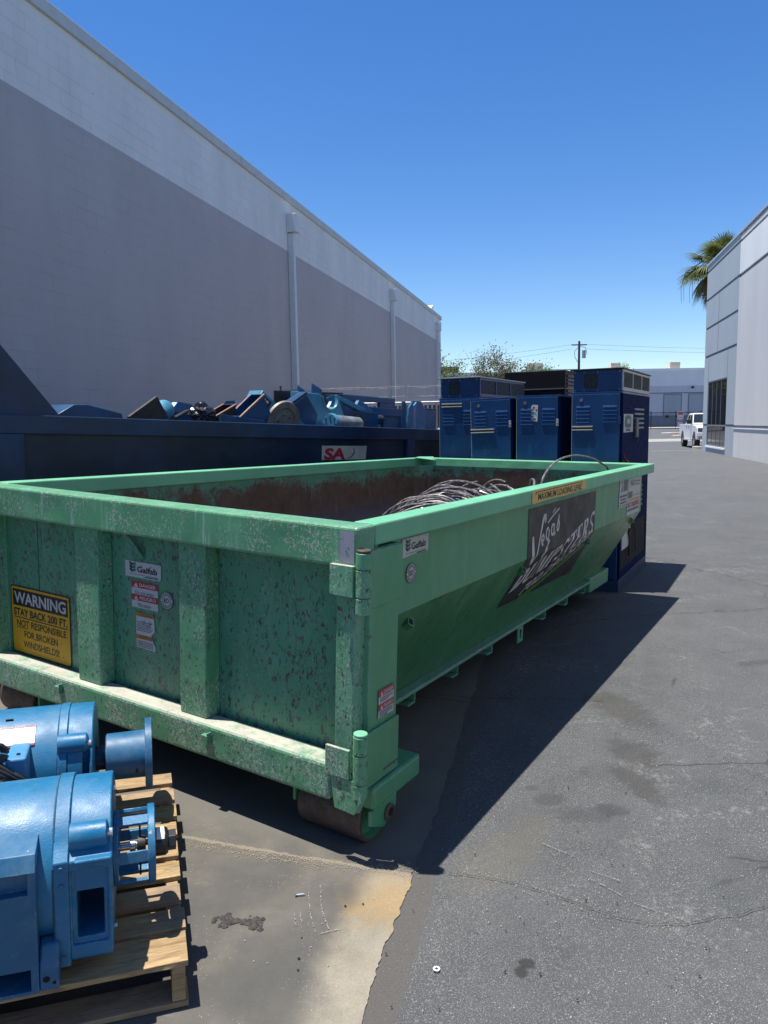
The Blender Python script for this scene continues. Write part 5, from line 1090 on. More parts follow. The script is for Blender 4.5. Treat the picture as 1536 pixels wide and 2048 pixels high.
mb = MB(); Tn = frame((1.765, 7.455, gz(1.765, 7.455)), cx)
nt = Flat().poly([(-.285, 1.69), (-.225, 1.685), (-.22, 1.85), (-.27, 1.855), (-.29, 1.84)]).build('paper_notice', plain('notice_paper', (.55, .57, .55), .6), lambda u, v: Vector((u, -.0145, v)), None); nt.matrix_world = Tn; tag(nt, 'small peeling white paper notice stuck on the blue cabinet door', 'notice')
Flat().line([(-.275, 1.75), (-.255, 1.78), (-.235, 1.75)], .008).build('notice_mark', plain('notice_teal', (.02, .22, .25), .6), lambda u, v: Vector((u, -.0155, v)), nt)
Flat().disc(-.262, 1.825, .012).disc(-.275, 1.805, .009).disc(-.235, 1.80, .010).disc(-.255, 1.71, .016, .010).build('notice_print', M['d_red'], lambda u, v: Vector((u, -.0155, v)), nt)
cabinet((1.372, 7.71), .455, 1.5, 1.945, 'blue cabinet leaning to the left with a handle rail at its left edge', None, R(-1.2), (-.455, 1.60, .26), latch='light')
cabinet((1.040, 8.075), .46, 1.56, 1.945, 'leftmost blue cabinet, partly hidden, with a fan in its top unit', 'blue', 0, (-.43, 1.86, .24))
# black enclosure behind
T = frame((2.43, 10.0, gz(2.43, 10.0)), cx); t = thing('ridged_enclosure', 'tall black ridged equipment enclosure standing behind the blue cabinets', 'enclosure', T)
H = 2.36; mb = MB(); mb.box(-.84, 0, 0, .95, 0, H); mb.build('housing', plain('enclosure_black', (.008, .0075, .009), .55, spec=.2), t, .006)
mb = MB()
for z in (H - .25, H - .36): mb.box(-.86, .02, -.03, -.0005, z, z + .015).box(.0005, .02, -.03, .97, z, z + .015)
mb.build('ridge', plain('ridge_light', (.13, .125, .12), .5), t)
mb = MB()
for i in range(10): z = H - .06 - i * .05; mb.box(.0005, .014, .10, .80, z - .03, z)
mb.build('vent_slat', plain('slat_grey', (.05, .048, .048), .5), t)
mb = MB(); mb.box(-1.05, -.845, .02, .9, H - .30, H - .285); mb.build('side_flap', M['black'], t)

# ---------------------------------------------------------------- left building (local: x along the wall, y into the building, z up)
def wallpaint(name, lo, hi, split, joints=True):
    n = NT(name); v = n.co(); x, y, z = n.sep(v)
    k = n.noise(v, .35, 5, .6); k2 = n.noise(n.mp(v, (1, 1, .25)), 1.2, 6, .65)
    up = n.mix(n.mr(k, .3, .7), tuple(a * .93 for a in hi), hi); dn = n.mix(n.mr(k, .3, .7), tuple(a * .92 for a in lo), tuple(a * 1.05 for a in lo))
    c = n.mix(n.math('GREATER_THAN', z, split), dn, up)
    c = n.mix(n.mr(k2, .4, .75, 0, .22), c, (.30, .29, .30))
    br = n.new('ShaderNodeTexBrick'); n.put(br.inputs['Vector'], n.comb(x, z, 0)); br.inputs['Scale'].default_value = 1; br.inputs['Brick Width'].default_value = .406; br.inputs['Row Height'].default_value = .203; br.inputs['Mortar Size'].default_value = .006; br.inputs['Mortar Smooth'].default_value = .3; br.offset = .5
    bc = n.new('ShaderNodeTexBrick'); n.put(bc.inputs['Vector'], n.comb(x, z, 0)); bc.inputs['Scale'].default_value = 1; bc.inputs['Brick Width'].default_value = .406; bc.inputs['Row Height'].default_value = .203; bc.inputs['Mortar Size'].default_value = 0; bc.inputs['Color1'].default_value = (0, 0, 0, 1); bc.inputs['Color2'].default_value = (1, 1, 1, 1); bc.offset = .5
    c = n.mix(n.math('MULTIPLY', bc.outputs['Color'], .04), c, (.25, .24, .26))
    vis = n.step(n.noise(v, .9, 4, .6), .42, .62); vert = n.math('MULTIPLY', br.outputs['Fac'], vis)
    c = n.mix(n.math('MULTIPLY', vert, .20), c, (.14, .135, .15))
    dots = n.math('MULTIPLY', n.step(n.vor(v, 2.6), .035, .02), 1); c = n.mix(n.math('MULTIPLY', dots, .6), c, (.08, .08, .09))
    n.set(color=c, rough=.8, normal=n.bump(n.math('ADD', n.math('MULTIPLY', br.outputs['Fac'], -1), n.math('MULTIPLY', n.noise(v, 40, 3), .25)), .35, .012)); return n.m
yl = .2472; dl = Vector((math.sin(yl), math.cos(yl), 0)); WP = Vector((-6.3024, 1.5905, 0)); LM = frame(WP, dl)
lb = thing('warehouse', 'long two-tone painted block warehouse filling the left side', 'warehouse', LM)
mwall = wallpaint('painted_block', (.50, .46, .455), (.84, .84, .79), 5.75)
mb = MB(); mb.box(-14, 38.1, 0, 30, .0, 6.87); mb.build('wall', mwall, lb)
mb = MB(); mb.box(-14.03, 38.16, -.05, .25, 6.8703, 7.045).box(38.11, 38.16, .2503, 30, 6.8703, 7.045); mb.build('roof_coping', plain('coping_paint', (.56, .58, .55), .6, var=.06), lb, .01)
mb = MB(); mb.box(-14.0, 38.0, .26, 29.9, 6.9, 6.95); mb.build('roof', plain('roof_membrane', (.6, .6, .58), .8), lb)
mb = MB()
for x in (2.4, 8.4, 14.4, 20.4, 26.4, 32.4): mb.box(x, x + .006, -.0515, -.0505, 6.872, 7.04)
mb.build('coping_seam', plain('seam_dark', (.2, .21, .22), .7), lb)
dp = plain('downpipe_paint', (.70, .71, .69), .5, var=.06)
for x in (16.82, 27.05, 36.55):
    mb = MB(); mb.box(x + .08, x + .32, -.25, -.002, 6.17, 6.58); hd = mb.build('scupper_head', dp, lb, .01)
    mb = MB(); mb.box(x + .13, x + .26, -.15, -.002, .30, 6.149); pp = mb.build('downpipe', dp, lb, .012)
    mb = MB(); mb.box(x + .11, x + .28, -.155, -.001, 3.0, 3.04).box(x + .11, x + .28, -.155, -.001, 1.4, 1.44); mb.build('pipe_strap', dp, pp)
mb = MB(); mb.prism([(36.3, .3, 6.95), (37.6, .3, 7.55), (37.75, .3, 7.55), (37.75, .3, 6.95)], (0, .25, 0)); mb.build('roof_fin', plain('white_parapet', (.78, .78, .76), .6), lb)
mb = MB(); mb.box(38.105, 38.16, .06, .2, 5.9, 6.2).box(38.105, 38.16, .06, .2, 2.9, 3.2); mb.build('wall_light', M['alu'], lb)

# ---------------------------------------------------------------- right building (local: x along the facade towards the camera, y into the building)
yr = .2272; RM = frame((16.419, 38.395, .075), (-math.sin(yr), -math.cos(yr), 0)) 
rbd = thing('office_warehouse', 'pale tilt-up office warehouse with dark reveal lines on the right', 'building', RM)
# y axis = z cross x points to +x world side? facade faces -y
def plaster(name, col, var=.05):
    n = NT(name); v = n.co(); k = n.noise(n.mp(v, (1, 1, .2)), .8, 5, .6); c = n.mix(n.mr(k, .3, .7), tuple(a * (1 - var) for a in col), tuple(a * (1 + var) for a in col))
    c = n.mix(n.math('MULTIPLY', n.step(n.noise(n.mp(v, (2.5, 1, .3)), 1.5, 3), .66, .74), .25), c, tuple(min(1, a * 1.35) for a in col)); n.set(color=c, rough=.85, normal=n.bump(n.noise(v, 60, 2), .1, .005)); return n.m
pg, pl_, pu = plaster('panel_blue_grey', (.36, .41, .45)), plaster('wall_warm_grey', (.60, .60, .59)), plaster('upper_pale_grey', (.74, .76, .75)); rv = plain('reveal_dark', (.135, .155, .19), .7, var=.05)
f = 1
mb = MB(); mb.box(.0, 5.9, .05, 14, -.3, 9.0).box(0, 46, .35, 22, -.3, 8.7); core = mb.build('core_wall', pl_, rbd)
def face(x0, x1, z0, z1, m, name, y=0.0, mi=None): return None
pieces = {'pg': MB(), 'pl': MB(), 'pu': MB(), 'rv': MB()}
YD = .05
def pn(k, x0, x1, z0, z1, y=0): pieces[k].box(x0, x1, y, YD + .3 if y else YD - .0005, z0, z1)
XW = 6.88
zb = [(7.54, 8.80), (6.13, 7.39), (4.74, 6.03)]
pn('pg', 0, XW, 8.92, 9.16)
pn('pg', 0, XW, 7.54, 8.80)
for a, b in ((6.13, 7.42), (4.74, 6.02)): pn('pg', 0, 3.00, a, b); pn('pg', 3.06, XW, a, b)
pn('pg', 0, 1.04, 1.36, 4.62); pn('pg', 1.10, 5.25, 3.43, 4.62); pn('pg', 5.31, XW, 1.36, 4.62)
pn('pg', 0, 1.10, -.3, 1.26); pn('pg', 1.10, 5.25, -.3, .30); pn('pg', 5.25, XW, -.3, 1.26)
pieces['rv'].box(.002, XW, .020, .0488, 8.8002, 8.9198).box(.002, XW, .020, .0488, 7.4202, 7.5398).box(.002, XW, .020, .0488, 6.0202, 6.1298).box(.002, XW, .020, .0488, 4.6202, 4.7398).box(.002, 1.0998, .020, .0488, 1.2602, 1.3598).box(5.2502, XW, .020, .0488, 1.2602, 1.3598)
pieces['rv'].box(3.0002, 3.0598, .025, .0489, 6.1302, 7.4198).box(3.0002, 3.0598, .025, .0489, 4.7402, 6.0198).box(1.0402, 1.0998, .025, .0489, 1.3602, 4.6198).box(5.2502, 5.3098, .025, .0489, 1.3602, 4.6198)
pieces['pu'].box(XW + .02, 46, .0, .3495, 7.53, 8.80).box(XW + .02, 46, 0, .3495, 8.92, 9.05)
pieces['pl'].box(XW + .02, 46, 0, .3495, 1.33, 7.38).box(XW + .02, 46, .0, .3495, -.3, 1.18)
pieces['rv'].box(XW + .02, 46, .05, .3495, 7.3802, 7.5298).box(XW + .02, 46, .05, .3495, 8.8002, 8.9198).box(XW + .02, 46, .04, .3495, 1.2252, 1.3298)
pieces['pu'].box(XW + .02, 46, -.03, .3495, 1.1802, 1.225)
for k, m, nm in (('pg', pg, 'panel'), ('pl', pl_, 'lower_wall'), ('pu', pu, 'upper_wall'), ('rv', rv, 'reveal')): pieces[k].build(nm, m, rbd)
mb = MB(); mb.box(-.04, 46, -.04, .4, 9.165, 9.26); mb.build('roof_cap', plain('cap_metal', (.36, .42, .48), .5), rbd)
mb = MB(); mb.box(XW + .001, XW + .0195, .01, .0485, -.3, 9.1); mb.build('joint', rv, rbd)
# window
gn_ = NT('dark_reflective_glass'); gn_.set(color=(.010, .013, .016), rough=.03, spec=.9); M['glass'] = gn_.m
mb = MB(); mb.box(1.10, 5.25, .0300, .0478, .30, 3.43); wnd = mb.build('window', M['glass'], rbd)
mb = MB(); mfr = plain('mullion_grey', (.20, .22, .24), .5, .3)
for x in (1.10, 2.09, 3.05, 4.02, 5.19): mb.box(x, x + .045, .018, .0299, .30, 3.43)
for z in (.30, 1.26, 3.37): mb.box(1.1602, 5.1898, .016, .0298, z, z + .07)
mb.build('window_frame', mfr, wnd)
mb = MB(); mb.box(1.0, 5.35, -.05, -.0002, .22, .295); mb.build('window_sill', pu, wnd)

# ---------------------------------------------------------------- far buildings
def far_block(name, label, org, xdir, w, d, h, lo, hi, split, doors, grp=None):
    t = thing(name, label, 'building', frame(org, xdir), grp)
    mb = MB(); mb.box(0, w, 0, d, -.4, split); mb.build('lower_wall', plaster('far_lower', lo), t)
    mb = MB(); mb.box(0, w, -.02, d, split + .002, h); mb.build('upper_wall', plaster('far_upper', hi), t)
    mb = MB(); mb.box(-.2, w + .2, -.12, d, h + .002, h + .35); mb.build('parapet', plaster('far_parapet', tuple(min(1, a * 1.12) for a in hi)), t)
    mb = MB(); mb.box(0, w, -.04, -.0005, -.4, 1.6); mb.build('plinth', plaster('far_plinth', (.22, .24, .28)), t)
    mb = MB()
    for x in [i * 12.0 for i in range(1, int(w / 12))]: mb.box(x, x + .12, -.012, -.0006, 1.6002, split)
    mb.box(0, w, -.014, -.0126, 4.9, 5.02); mb.build('panel_joint', rv, t)
    for x, dw in doors:
        mb = MB(); mb.box(x, x + dw, -.05, -.015, 1.602, 4.7); o_ = mb.build('dock_door', plaster('dock_door_grey', (.42, .42, .44)), t)
        mb = MB(); mb.box(x - .12, x, -.08, -.015, 1.602, 4.82).box(x + dw, x + dw + .12, -.08, -.015, 1.602, 4.82).box(x, x + dw, -.08, -.015, 4.702, 4.82); mb.build('door_frame', plain('frame_slate', (.22, .23, .26), .6), o_)
        for xx in (x + .3, x + dw - .7):
            mb = MB(); mb.box(xx, xx + .4, -.25, -.0405, 1.3, 1.62); mb.build('dock_bumper', M['black'], t)
    return t
fb = far_block('dock_building', 'long far grey warehouse with loading doors behind the iron fence', (26, 113.5, .68), (1, -.03, 0), 75, 30, 8.25, (.62, .57, .60), (.78, .78, .76), 6.0, [(16.4, 2.5), (20.1, 2.5), (-0.0 + 24.5, 2.5), (28.2, 2.5), (36, 2.5)])
mb = MB(); mb.box(13.0, 13.8, 6, 7, 7.45, 7.95); 
mb = MB(); mb.box(20.6 - .2, 20.9 - .2, -.3, -.02, 5.0 + .6, 5.3 + .6); mb.build('wall_lamp', M['black'], fb)
def rooftop(x, y, z, w, d, h, label, dark=False):
    t = thing('rooftop_unit', label, 'air conditioner', (x, y, z), 'rooftop air conditioners'); mb = MB(); mb.box(-w / 2, w / 2, 0, d, 0, h); mb.build('casing', M['black'] if dark else plain('unit_beige', (.52, .47, .40), .6), t, .03)
    mb = MB()
    for i in range(9): xx = -w / 2 + w * (i + .5) / 9; mb.box(xx - .03, xx + .03, -.03, -.001, h * .15, h * .9)
    mb.build('louvre', plain('unit_dark_beige', (.26, .23, .19), .7), t); return t
rooftop(35.5, 114.5, 9.0, 1.5, 1.4, 1.35, 'beige rooftop unit nearer the utility pole'); rooftop(44.5, 114.5, 9.0, 1.55, 1.4, 1.35, 'beige rooftop unit nearest the palm tree')
mb = MB(); mb.box(0, 1.1, 0, .8, 0, .5).box(.3, 1.3, .1, .6, .5, .62); o = mb.build('roof_hatch', M['black'], None, .02); o.location = (37.5, 112.9, 8.15); tag(o, 'small dark box on the parapet of the far grey warehouse', 'hatch')
lf = thing('low_building', 'low dark building with a white roof edge behind the pale tree', 'building', frame((6.2, 104, .6), (1, -.02, 0)))
mb = MB(); mb.box(0, 24, 0, 20, -.5, 7.4); mb.build('wall', plaster('dark_wall', (.13, .125, .13)), lf)
mb = MB(); mb.box(-.5, 24.2, -.4, 20, 7.402, 7.9); mb.build('roof_edge', plain('white_roof_edge', (.72, .71, .68), .6), lf)
rooftop(9.4, 105, 8.52, 2.6, 1.2, .95, 'dark rooftop unit on the low white-edged building', True)
tb = thing('low_building', 'teal-roofed low building beyond the black enclosure', 'building', frame((22.5, 118, .65), (1, 0, 0)))
mb = MB(); mb.box(0, 8, 0, 10, -.5, 8.6); mb.build('wall', plaster('far_wall', (.30, .27, .22)), tb); mb = MB(); mb.box(-.3, 8.3, -.3, 10, 8.602, 9.1); mb.build('roof', plain('roof_teal', (.12, .19, .18), .7), tb)
rooftop(24.2, 118.5, 9.75, 2.2, 1.2, 1.1, 'beige unit on the teal-roofed low building')

# ---------------------------------------------------------------- fences
def iron_fence():
    t = thing('iron_fence', 'black vertical-bar iron fence in front of the far warehouse', 'fence', frame((12.0, 93.4, .62), (1, -.06, 0)))
    bl = plain('iron_black', (.02, .02, .024), .5); mb = MB(); mb.box(0, 46, -.03, .03, 1.86, 1.93).box(0, 46, -.03, .03, .2, .26); mb.build('rail', bl, t)
    mb = MB()
    for i in range(330): mb.box(i * .14, i * .14 + .022, -.011, .011, .05, 2.0)
    mb.build('picket_row', bl, t)
    for i in range(16):
        mb = MB(); mb.box(i * 3.0, i * 3.0 + .09, -.045, .045, -.2, 2.1); mb.build('fence_post', bl, t)
    return t
iron_fence()
wood_sl = plain('slat_brown', (.17, .085, .05), .8, var=.3)
pf = frame((-2.32, 17.02, gz(-2.3, 17)), (math.cos(yl), -math.sin(yl), 0))
t = thing('slatted_fence', 'chain-link fence with brown slats and barbed wire beside the warehouse wall', 'fence', pf)
mb = MB()
for i in range(52): mb.box(.10 + i * .095, .10 + i * .095 + .055, -.006, .006, .05, 1.86)
mb.build('slat_row', wood_sl, t)
galv = plain('galvanised', (.45, .46, .47), .4, .6)
mb = MB(); mb.cyl((0, 0, 1.92), (5.1, 0, 1.92), .020, 10); mb.build('top_rail', galv, t, 0, True)
for x, hh in ((.02, 2.36), (.45, 2.36), (2.55, 2.27), (2.93, 2.33), (4.9, 2.33)):
    mb = MB(); mb.cyl((x, .03, 0), (x, .03, hh), .024, 10); mb.build('fence_post', galv if x > 2 else plain('post_dark', (.10, .09, .09), .6), t, 0, True)
for z in (2.06, 2.24, 2.27):
    mb = MB(); pts = [(i * .3, .02 + .01 * math.sin(i * 2.1 + z * 9), z + .008 * math.sin(i * 1.7 + z * 5)) for i in range(18)]; mb.tube(pts, .0025, 4)
    rr = random.Random(int(z * 100))
    for i in range(24):
        x = rr.uniform(0, 5.1); mb.tube([(x - .02, .02, z - .02), (x + .02, .02, z + .025)], .0022, 4); mb.tube([(x + .02, .0, z - .02), (x - .01, .04, z + .02)], .0022, 4)
    mb.build('barbed_wire', plain('dull_wire', (.28, .28, .29), .6), t)
mb = MB()
for i in range(60): x = 2.9 + i * .035; mb.tube([(x, 0, 1.94), (x + .012, .02, 2.0), (x + .03, 0, 1.96)], .0022, 4)
mb.build('mesh_ends', galv, t)
t = thing('leaning_pipe', 'pale pipe brace leaning beside the leftmost cabinet', 'pipe', (.0, 0, 0)); mb = MB(); mb.cyl((.80, 12.4, .25), (1.02, 12.6, 1.60), .035, 12); mb.build('tube', galv, t, 0, True)

# ---------------------------------------------------------------- utility pole and wires
t = thing('utility_pole', 'brown wooden utility pole with transformer above the roofs', 'pole', (23.5, 90, .5)); wb_ = plain('pole_wood', (.10, .055, .035), .8)
mb = MB(); mb.cyl((0, 0, 0), (0, 0, 10.6), .17, 12, .13); mb.build('shaft', wb_, t, 0, True)
mb = MB(); mb.box(-.9, .9, -.08, .08, 10.1, 10.22); mb.build('crossarm', wb_, t)
mb = MB(); mb.cyl((.55, -.1, 8.6), (.55, -.1, 9.5), .22, 14); mb.build('transformer', plain('transformer_grey', (.35, .36, .36), .5), t, 0, True)
mb = MB(); mb.tube([(-.1, -.2, 9.9), (-.6, -.2, 9.4), (-.55, -.2, 8.7), (-.1, -.2, 8.0)], .03, 5); mb.tube([(.1, -.2, 10.0), (.7, -.2, 9.8), (.9, -.2, 9.0)], .03, 5); mb.build('drop_line', M['black'], t)
def wire(a, b, sag, label):
    a, b = Vector(a), Vector(b); pts = [a.lerp(b, i / 24) - Vector((0, 0, sag * 4 * (i / 24) * (1 - i / 24))) for i in range(25)]; mb = MB(); mb.tube(pts, .014, 5)
    tag(mb.build('power_line', plain('wire_dark', (.16, .17, .19), .6)), label, 'power line', 'overhead power lines')
wire((22.7, 90, 10.7), (-60, 86, 9.8), 2.6, 'upper power line running left from the utility pole'); wire((22.7, 90.2, 10.2), (-60, 88, 8.2), 2.6, 'lower power line running left from the utility pole')
wire((24.3, 90, 10.7), (110, 96, 12.5), 1.6, 'upper power line running right from the utility pole'); wire((24.3, 90.2, 10.2), (110, 98, 11.6), 1.4, 'lower power line running right from the utility pole')

# ---------------------------------------------------------------- trees
def leafmat(name, cols, tr=.35):
    n = NT(name); r_ = n.new('ShaderNodeNewGeometry').outputs['Random Per Island']; c = n.mix(r_, cols[0], cols[1]); c = n.mix(n.step(n.noise(n.pos(), 1.2, 3), .45, .65), c, cols[2])
    n.set(color=c, rough=.6, spec=.3); tl = n.new('ShaderNodeBsdfTranslucent'); n.put(tl.inputs[0], n.mix(.5, c, cols[1])); mx = n.new('ShaderNodeMixShader'); mx.inputs[0].default_value = tr
    n.t.links.new(n.b.outputs[0], mx.inputs[1]); n.t.links.new(tl.outputs[0], mx.inputs[2]); n.t.links.new(mx.outputs[0], n.out.inputs[0]); return n.m
def tree(org, h, rx, rz, cz, cnt, m, bark, seed, label, limbs=9, leaf=.13, clump=.55, grp='trees beyond the yard'):
    rr = random.Random(seed); t = thing('tree', label, 'tree', org, grp); tr = MB(); ends = []
    base = Vector((0, 0, 0)); fork = Vector((rr.uniform(-.2, .2), 0, h * .28)); tr.tube([base, fork * .5, fork], [.2, .17, .15], 8)
    for i in range(limbs):
        a = 2 * math.pi * i / limbs + rr.uniform(-.3, .3); k = rr.uniform(.45, .95); e = Vector((math.cos(a) * rx * k, math.sin(a) * rx * k, cz + rz * rr.uniform(-.3, .85)))
        mid = fork.lerp(e, .5) + Vector((rr.uniform(-.3, .3), rr.uniform(-.3, .3), .4)); tr.tube([fork, mid, e], [.10, .06, .02], 6)
        for j in range(5):
            s = fork.lerp(e, rr.uniform(.5, 1)) if j else e; e2 = s + Vector((rr.gauss(0, .5) * rx * .5, rr.gauss(0, .5) * rx * .5, rr.uniform(-.1, .6) * rz)); tr.tube([s, s.lerp(e2, .5) + Vector((0, 0, .1)), e2], [.035, .022, .01], 4); ends.append(e2); ends.append(s.lerp(e2, .5))
    tr.build('trunk', bark, t)
    cr_ = MB()
    for i in range(cnt):
        c = rr.choice(ends) + Vector((rr.gauss(0, clump), rr.gauss(0, clump), rr.gauss(0, clump * .8)))
        d = Vector((rr.gauss(0, 1), rr.gauss(0, 1), rr.gauss(0, 1))).normalized(); u = d.orthogonal().normalized() * leaf * rr.uniform(.5, 1.2); w = d.cross(u).normalized() * leaf * rr.uniform(.3, .6)
        cr_.add([c - u, c - w, c + u, c + w], [(0, 1, 2, 3)])
    cr_.build('crown', m, t, recalc=False); return t
olive = leafmat('olive_leaves', ((.10, .105, .05), (.20, .19, .12), (.13, .12, .07))); bark = plain('grey_bark', (.10, .075, .06), .9)
gl_ = leafmat('bright_leaves', ((.10, .16, .03), (.20, .25, .06), (.09, .13, .04)))
tree((11.6, 78, .4), 7.6, 2.1, 2.2, 6.1, 5600, olive, bark, 3, 'pale olive-grey tree with twisting limbs rising behind the cabinets', 11, .12, .45)
tree((16.6, 82, .4), 5.6, 1.5, 1.6, 5.4, 2600, olive, bark, 8, 'smaller olive-grey tree right of the twisting one', 8, .12, .45)
tree((8.9, 74, .4), 4.4, 1.8, 1.2, 4.2, 2600, olive, bark, 15, 'low olive-grey tree in front of the low building', 8, .12, .45)
tree((6.3, 72, .4), 6, 1.6, 2.2, 5.2, 3200, gl_, bark, 12, 'bright green tree at the far corner of the left warehouse', 7, .12, .45)
tree((19.2, 92, .5), 6, 2.0, 1.1, 6.4, 2400, gl_, bark, 22, 'low green tree crown beyond the black enclosure', 8, .14, .5)
tree((41.0, 128, .6), 8, 1.2, 1.2, 9.0, 900, gl_, bark, 25, 'small dark treetop above the far warehouse roof', 5, .16, .4)

# fan palm behind the right building's corner
t = thing('palm_tree', 'tall fan palm with drooping dry fronds behind the right building corner', 'palm tree', (20.35, 46, .09)); PT = Vector((0, 0, 10.6))
mb = MB(); mb.cyl((0, 0, 0), (0, 0, 10.6), .26, 16, .20); mb.build('trunk', plain('palm_bark', (.16, .12, .09), .9, bump=.5, bscale=20), t, 0, True)
pgreen = leafmat('palm_green', ((.08, .12, .03), (.19, .22, .07), (.09, .11, .03)), .3); pdry = leafmat('palm_dry', ((.25, .20, .10), (.33, .27, .13), (.20, .12, .06)), .3); stem = plain('palm_stem', (.28, .26, .12), .6)
rr = random.Random(14)
def frond(az, elv, plen, flen, m, droop, name):
    d = Vector((math.cos(az) * math.cos(elv), math.sin(az) * math.cos(elv), math.sin(elv))); mb = MB(); st = MB(); pts = []
    for i in range(7): s = i / 6; pts.append(PT + d * plen * s + Vector((0, 0, -droop * .35 * plen * s * s)))
    st.tube(pts, .022, 5, mi=1); mb.v += st.v; mb.f += st.f; mb.m += [1] * len(st.f)
    e = pts[-1]; fd = (pts[-1] - pts[-2]).normalized(); sd_ = fd.cross(Vector((0, 0, 1))).normalized(); up = sd_.cross(fd)
    for i in range(30):
        a = R(-115 + 230 * i / 29); dr = fd * math.cos(a) + sd_ * math.sin(a); L_ = flen * (.75 + .25 * math.cos(a)) * rr.uniform(.88, 1.08); wdt = .042
        fold = up * (.10 * math.cos(a * 3)) ; prev = None; b0 = len(mb.v)
        for j in range(6):
            s = j / 5; p = e + dr * L_ * s + fold * s * L_ * .6 + Vector((0, 0, -droop * L_ * .62 * s ** 2.4)); w = wdt * (1 - s ** 3) * (.55 + s * .9 if s < .5 else 1) ; sdv = dr.cross(up).normalized() * w
            mb.v += [tuple(p - sdv), tuple(p + sdv)]
        for j in range(5): mb.f.append((b0 + 2 * j, b0 + 2 * j + 1, b0 + 2 * j + 3, b0 + 2 * j + 2)); mb.m.append(0)
    mb.build('frond', [m, stem], t, recalc=False)
for i in range(34): frond(i * 2.4 + rr.uniform(-.2, .2), R(rr.uniform(-12, 78)), rr.uniform(1.0, 1.5), rr.uniform(1.1, 1.4), pgreen, rr.uniform(.35, .8), 'f')
for i in range(11): frond(2.2 + i * .33 + rr.uniform(-.2, .2), R(rr.uniform(-38, -8)), rr.uniform(.8, 1.2), rr.uniform(.8, 1.1), pdry if i % 3 else pgreen, rr.uniform(.9, 1.4), 'f')
for i in range(8): frond(i * .8, R(rr.uniform(-60, -30)), rr.uniform(.7, 1.0), rr.uniform(.8, 1.0), pdry, 1.3, 'f')
mb = MB()
for i in range(9):
    az = 2.4 + i * .22; d = Vector((math.cos(az), math.sin(az), 0)); q = rr.uniform(1.3, 1.9)
    mb.tube([PT + Vector((0, 0, .1)), PT + d * q * .5 + Vector((0, 0, .45)), PT + d * q + Vector((0, 0, -.1)), PT + d * (q + .25) + Vector((0, 0, -1.0)), PT + d * (q + .2) + Vector((0, 0, -1.9))], [.02, .018, .015, .012, .008], 5)
mb.build('dry_stalk', plain('stalk_purple_brown', (.16, .10, .10), .7), t)

# ---------------------------------------------------------------- pickup truck (local: x forward, y to its left, z up, origin between the axles on the ground)
ra, fa = Vector((17.97, 44.5, 0)), Vector((17.20, 41.0, 0)); fw = (fa - ra).normalized(); sd_ = Vector((-fw.y, fw.x, 0))
# the visible wheels are those of the truck's right side
ctr = (ra + fa) / 2 + sd_ * .87; ctr.z = gz(ctr.x, ctr.y); TM = frame(ctr, fw)
tk = thing('pickup_truck', 'white pickup truck parked behind the corner of the right building', 'pickup truck', TM)
wh = plain('white_car_paint', (.80, .81, .82), .18, var=.02); tglass = NT('tinted_glass'); tglass.set(color=(.015, .02, .025), rough=.05, spec=.8); tglass = tglass.m; blk = plain('black_trim', (.02, .02, .022), .5)
hw = .99
low = [(-2.85, .62), (-2.88, 1.30), (-1.0, 1.32), (-.95, 1.34), (1.35, 1.30), (2.35, 1.22), (2.62, 1.12), (2.70, .85), (2.66, .52), (2.28, .50)] + [(1.79 + .50 * math.cos(R(a)), .44 + .50 * math.sin(R(a))) for a in range(10, 171, 16)] + [(1.25, .46), (-1.25, .46)] + [(-1.79 + .50 * math.cos(R(a)), .44 + .50 * math.sin(R(a))) for a in range(10, 171, 16)] + [(-2.35, .55)]
mb = MB(); mb.prism([(x, -hw, z) for x, z in low], (0, 2 * hw, 0)); mb.build('body', wh, tk, .05, seg=3)
mb = MB(); mb.box(-2.78, -1.12, -.85, .85, .95, 1.345); mb.build('cargo_bed', blk, tk)
cabp = [(-1.08, 1.33), (-.92, 1.88), (-.70, 1.94), (.30, 1.94), (.48, 1.90), (1.22, 1.33)]
mb = MB(); vs = [(x, s * (hw - .03 - .16 * (z - 1.33) / .6), z) for s in (-1, 1) for x, z in cabp]; k = len(cabp)
mb.add(vs, [tuple(range(k)), tuple(range(2 * k - 1, k - 1, -1))] + [(i, k + i, k + (i + 1) % k, (i + 1) % k) for i in range(k)]); mb.build('cab', wh, tk, .04, seg=3)
for s in (-1, 1):
    for q in ([(-.86, 1.40), (-.74, 1.84), (-.12, 1.84), (-.12, 1.40)], [(-.02, 1.40), (-.02, 1.84), (.34, 1.84), (.98, 1.40)]):
        yy = lambda z: s * (hw - .03 - .16 * (z - 1.33) / .6 + .004); mb = MB(); mb.add([(x, yy(z), z) for x, z in q] + [(x, yy(z) + s * .004, z) for x, z in q], [(0, 1, 2, 3), (7, 6, 5, 4), (0, 4, 5, 1), (1, 5, 6, 2), (2, 6, 7, 3), (3, 7, 4, 0)]); mb.build('side_window', tglass, tk)
    for x in (-.62, .12): mb = MB(); y0 = s * hw; mb.box(x, x + .2, min(y0, y0 + s * .03), max(y0, y0 + s * .03), 1.16, 1.20); mb.build('door_handle', blk, tk)
    mb = MB(); mb.box(.80, .98, min(s * (hw - .02), s * (hw + .24)), max(s * (hw - .02), s * (hw + .24)), 1.34, 1.58); mb.build('mirror', blk, tk, .03)
    mb = MB(); mb.prism([(2.34, s * .62, 1.13), (2.34, s * .96, 1.13), (2.34, s * .96, .93), (2.34, s * .62, .90)], (.35, 0, 0)); mb.build('headlight', plain('headlight_glass', (.16, .17, .18), .1, .3), tk, .02)
    mb = MB(); mb.box(-1.2, 1.2, min(s * .90, s * 1.04), max(s * .90, s * 1.04), .42, .47); mb.build('side_step', plain('chrome', (.6, .6, .6), .2, .9), tk)
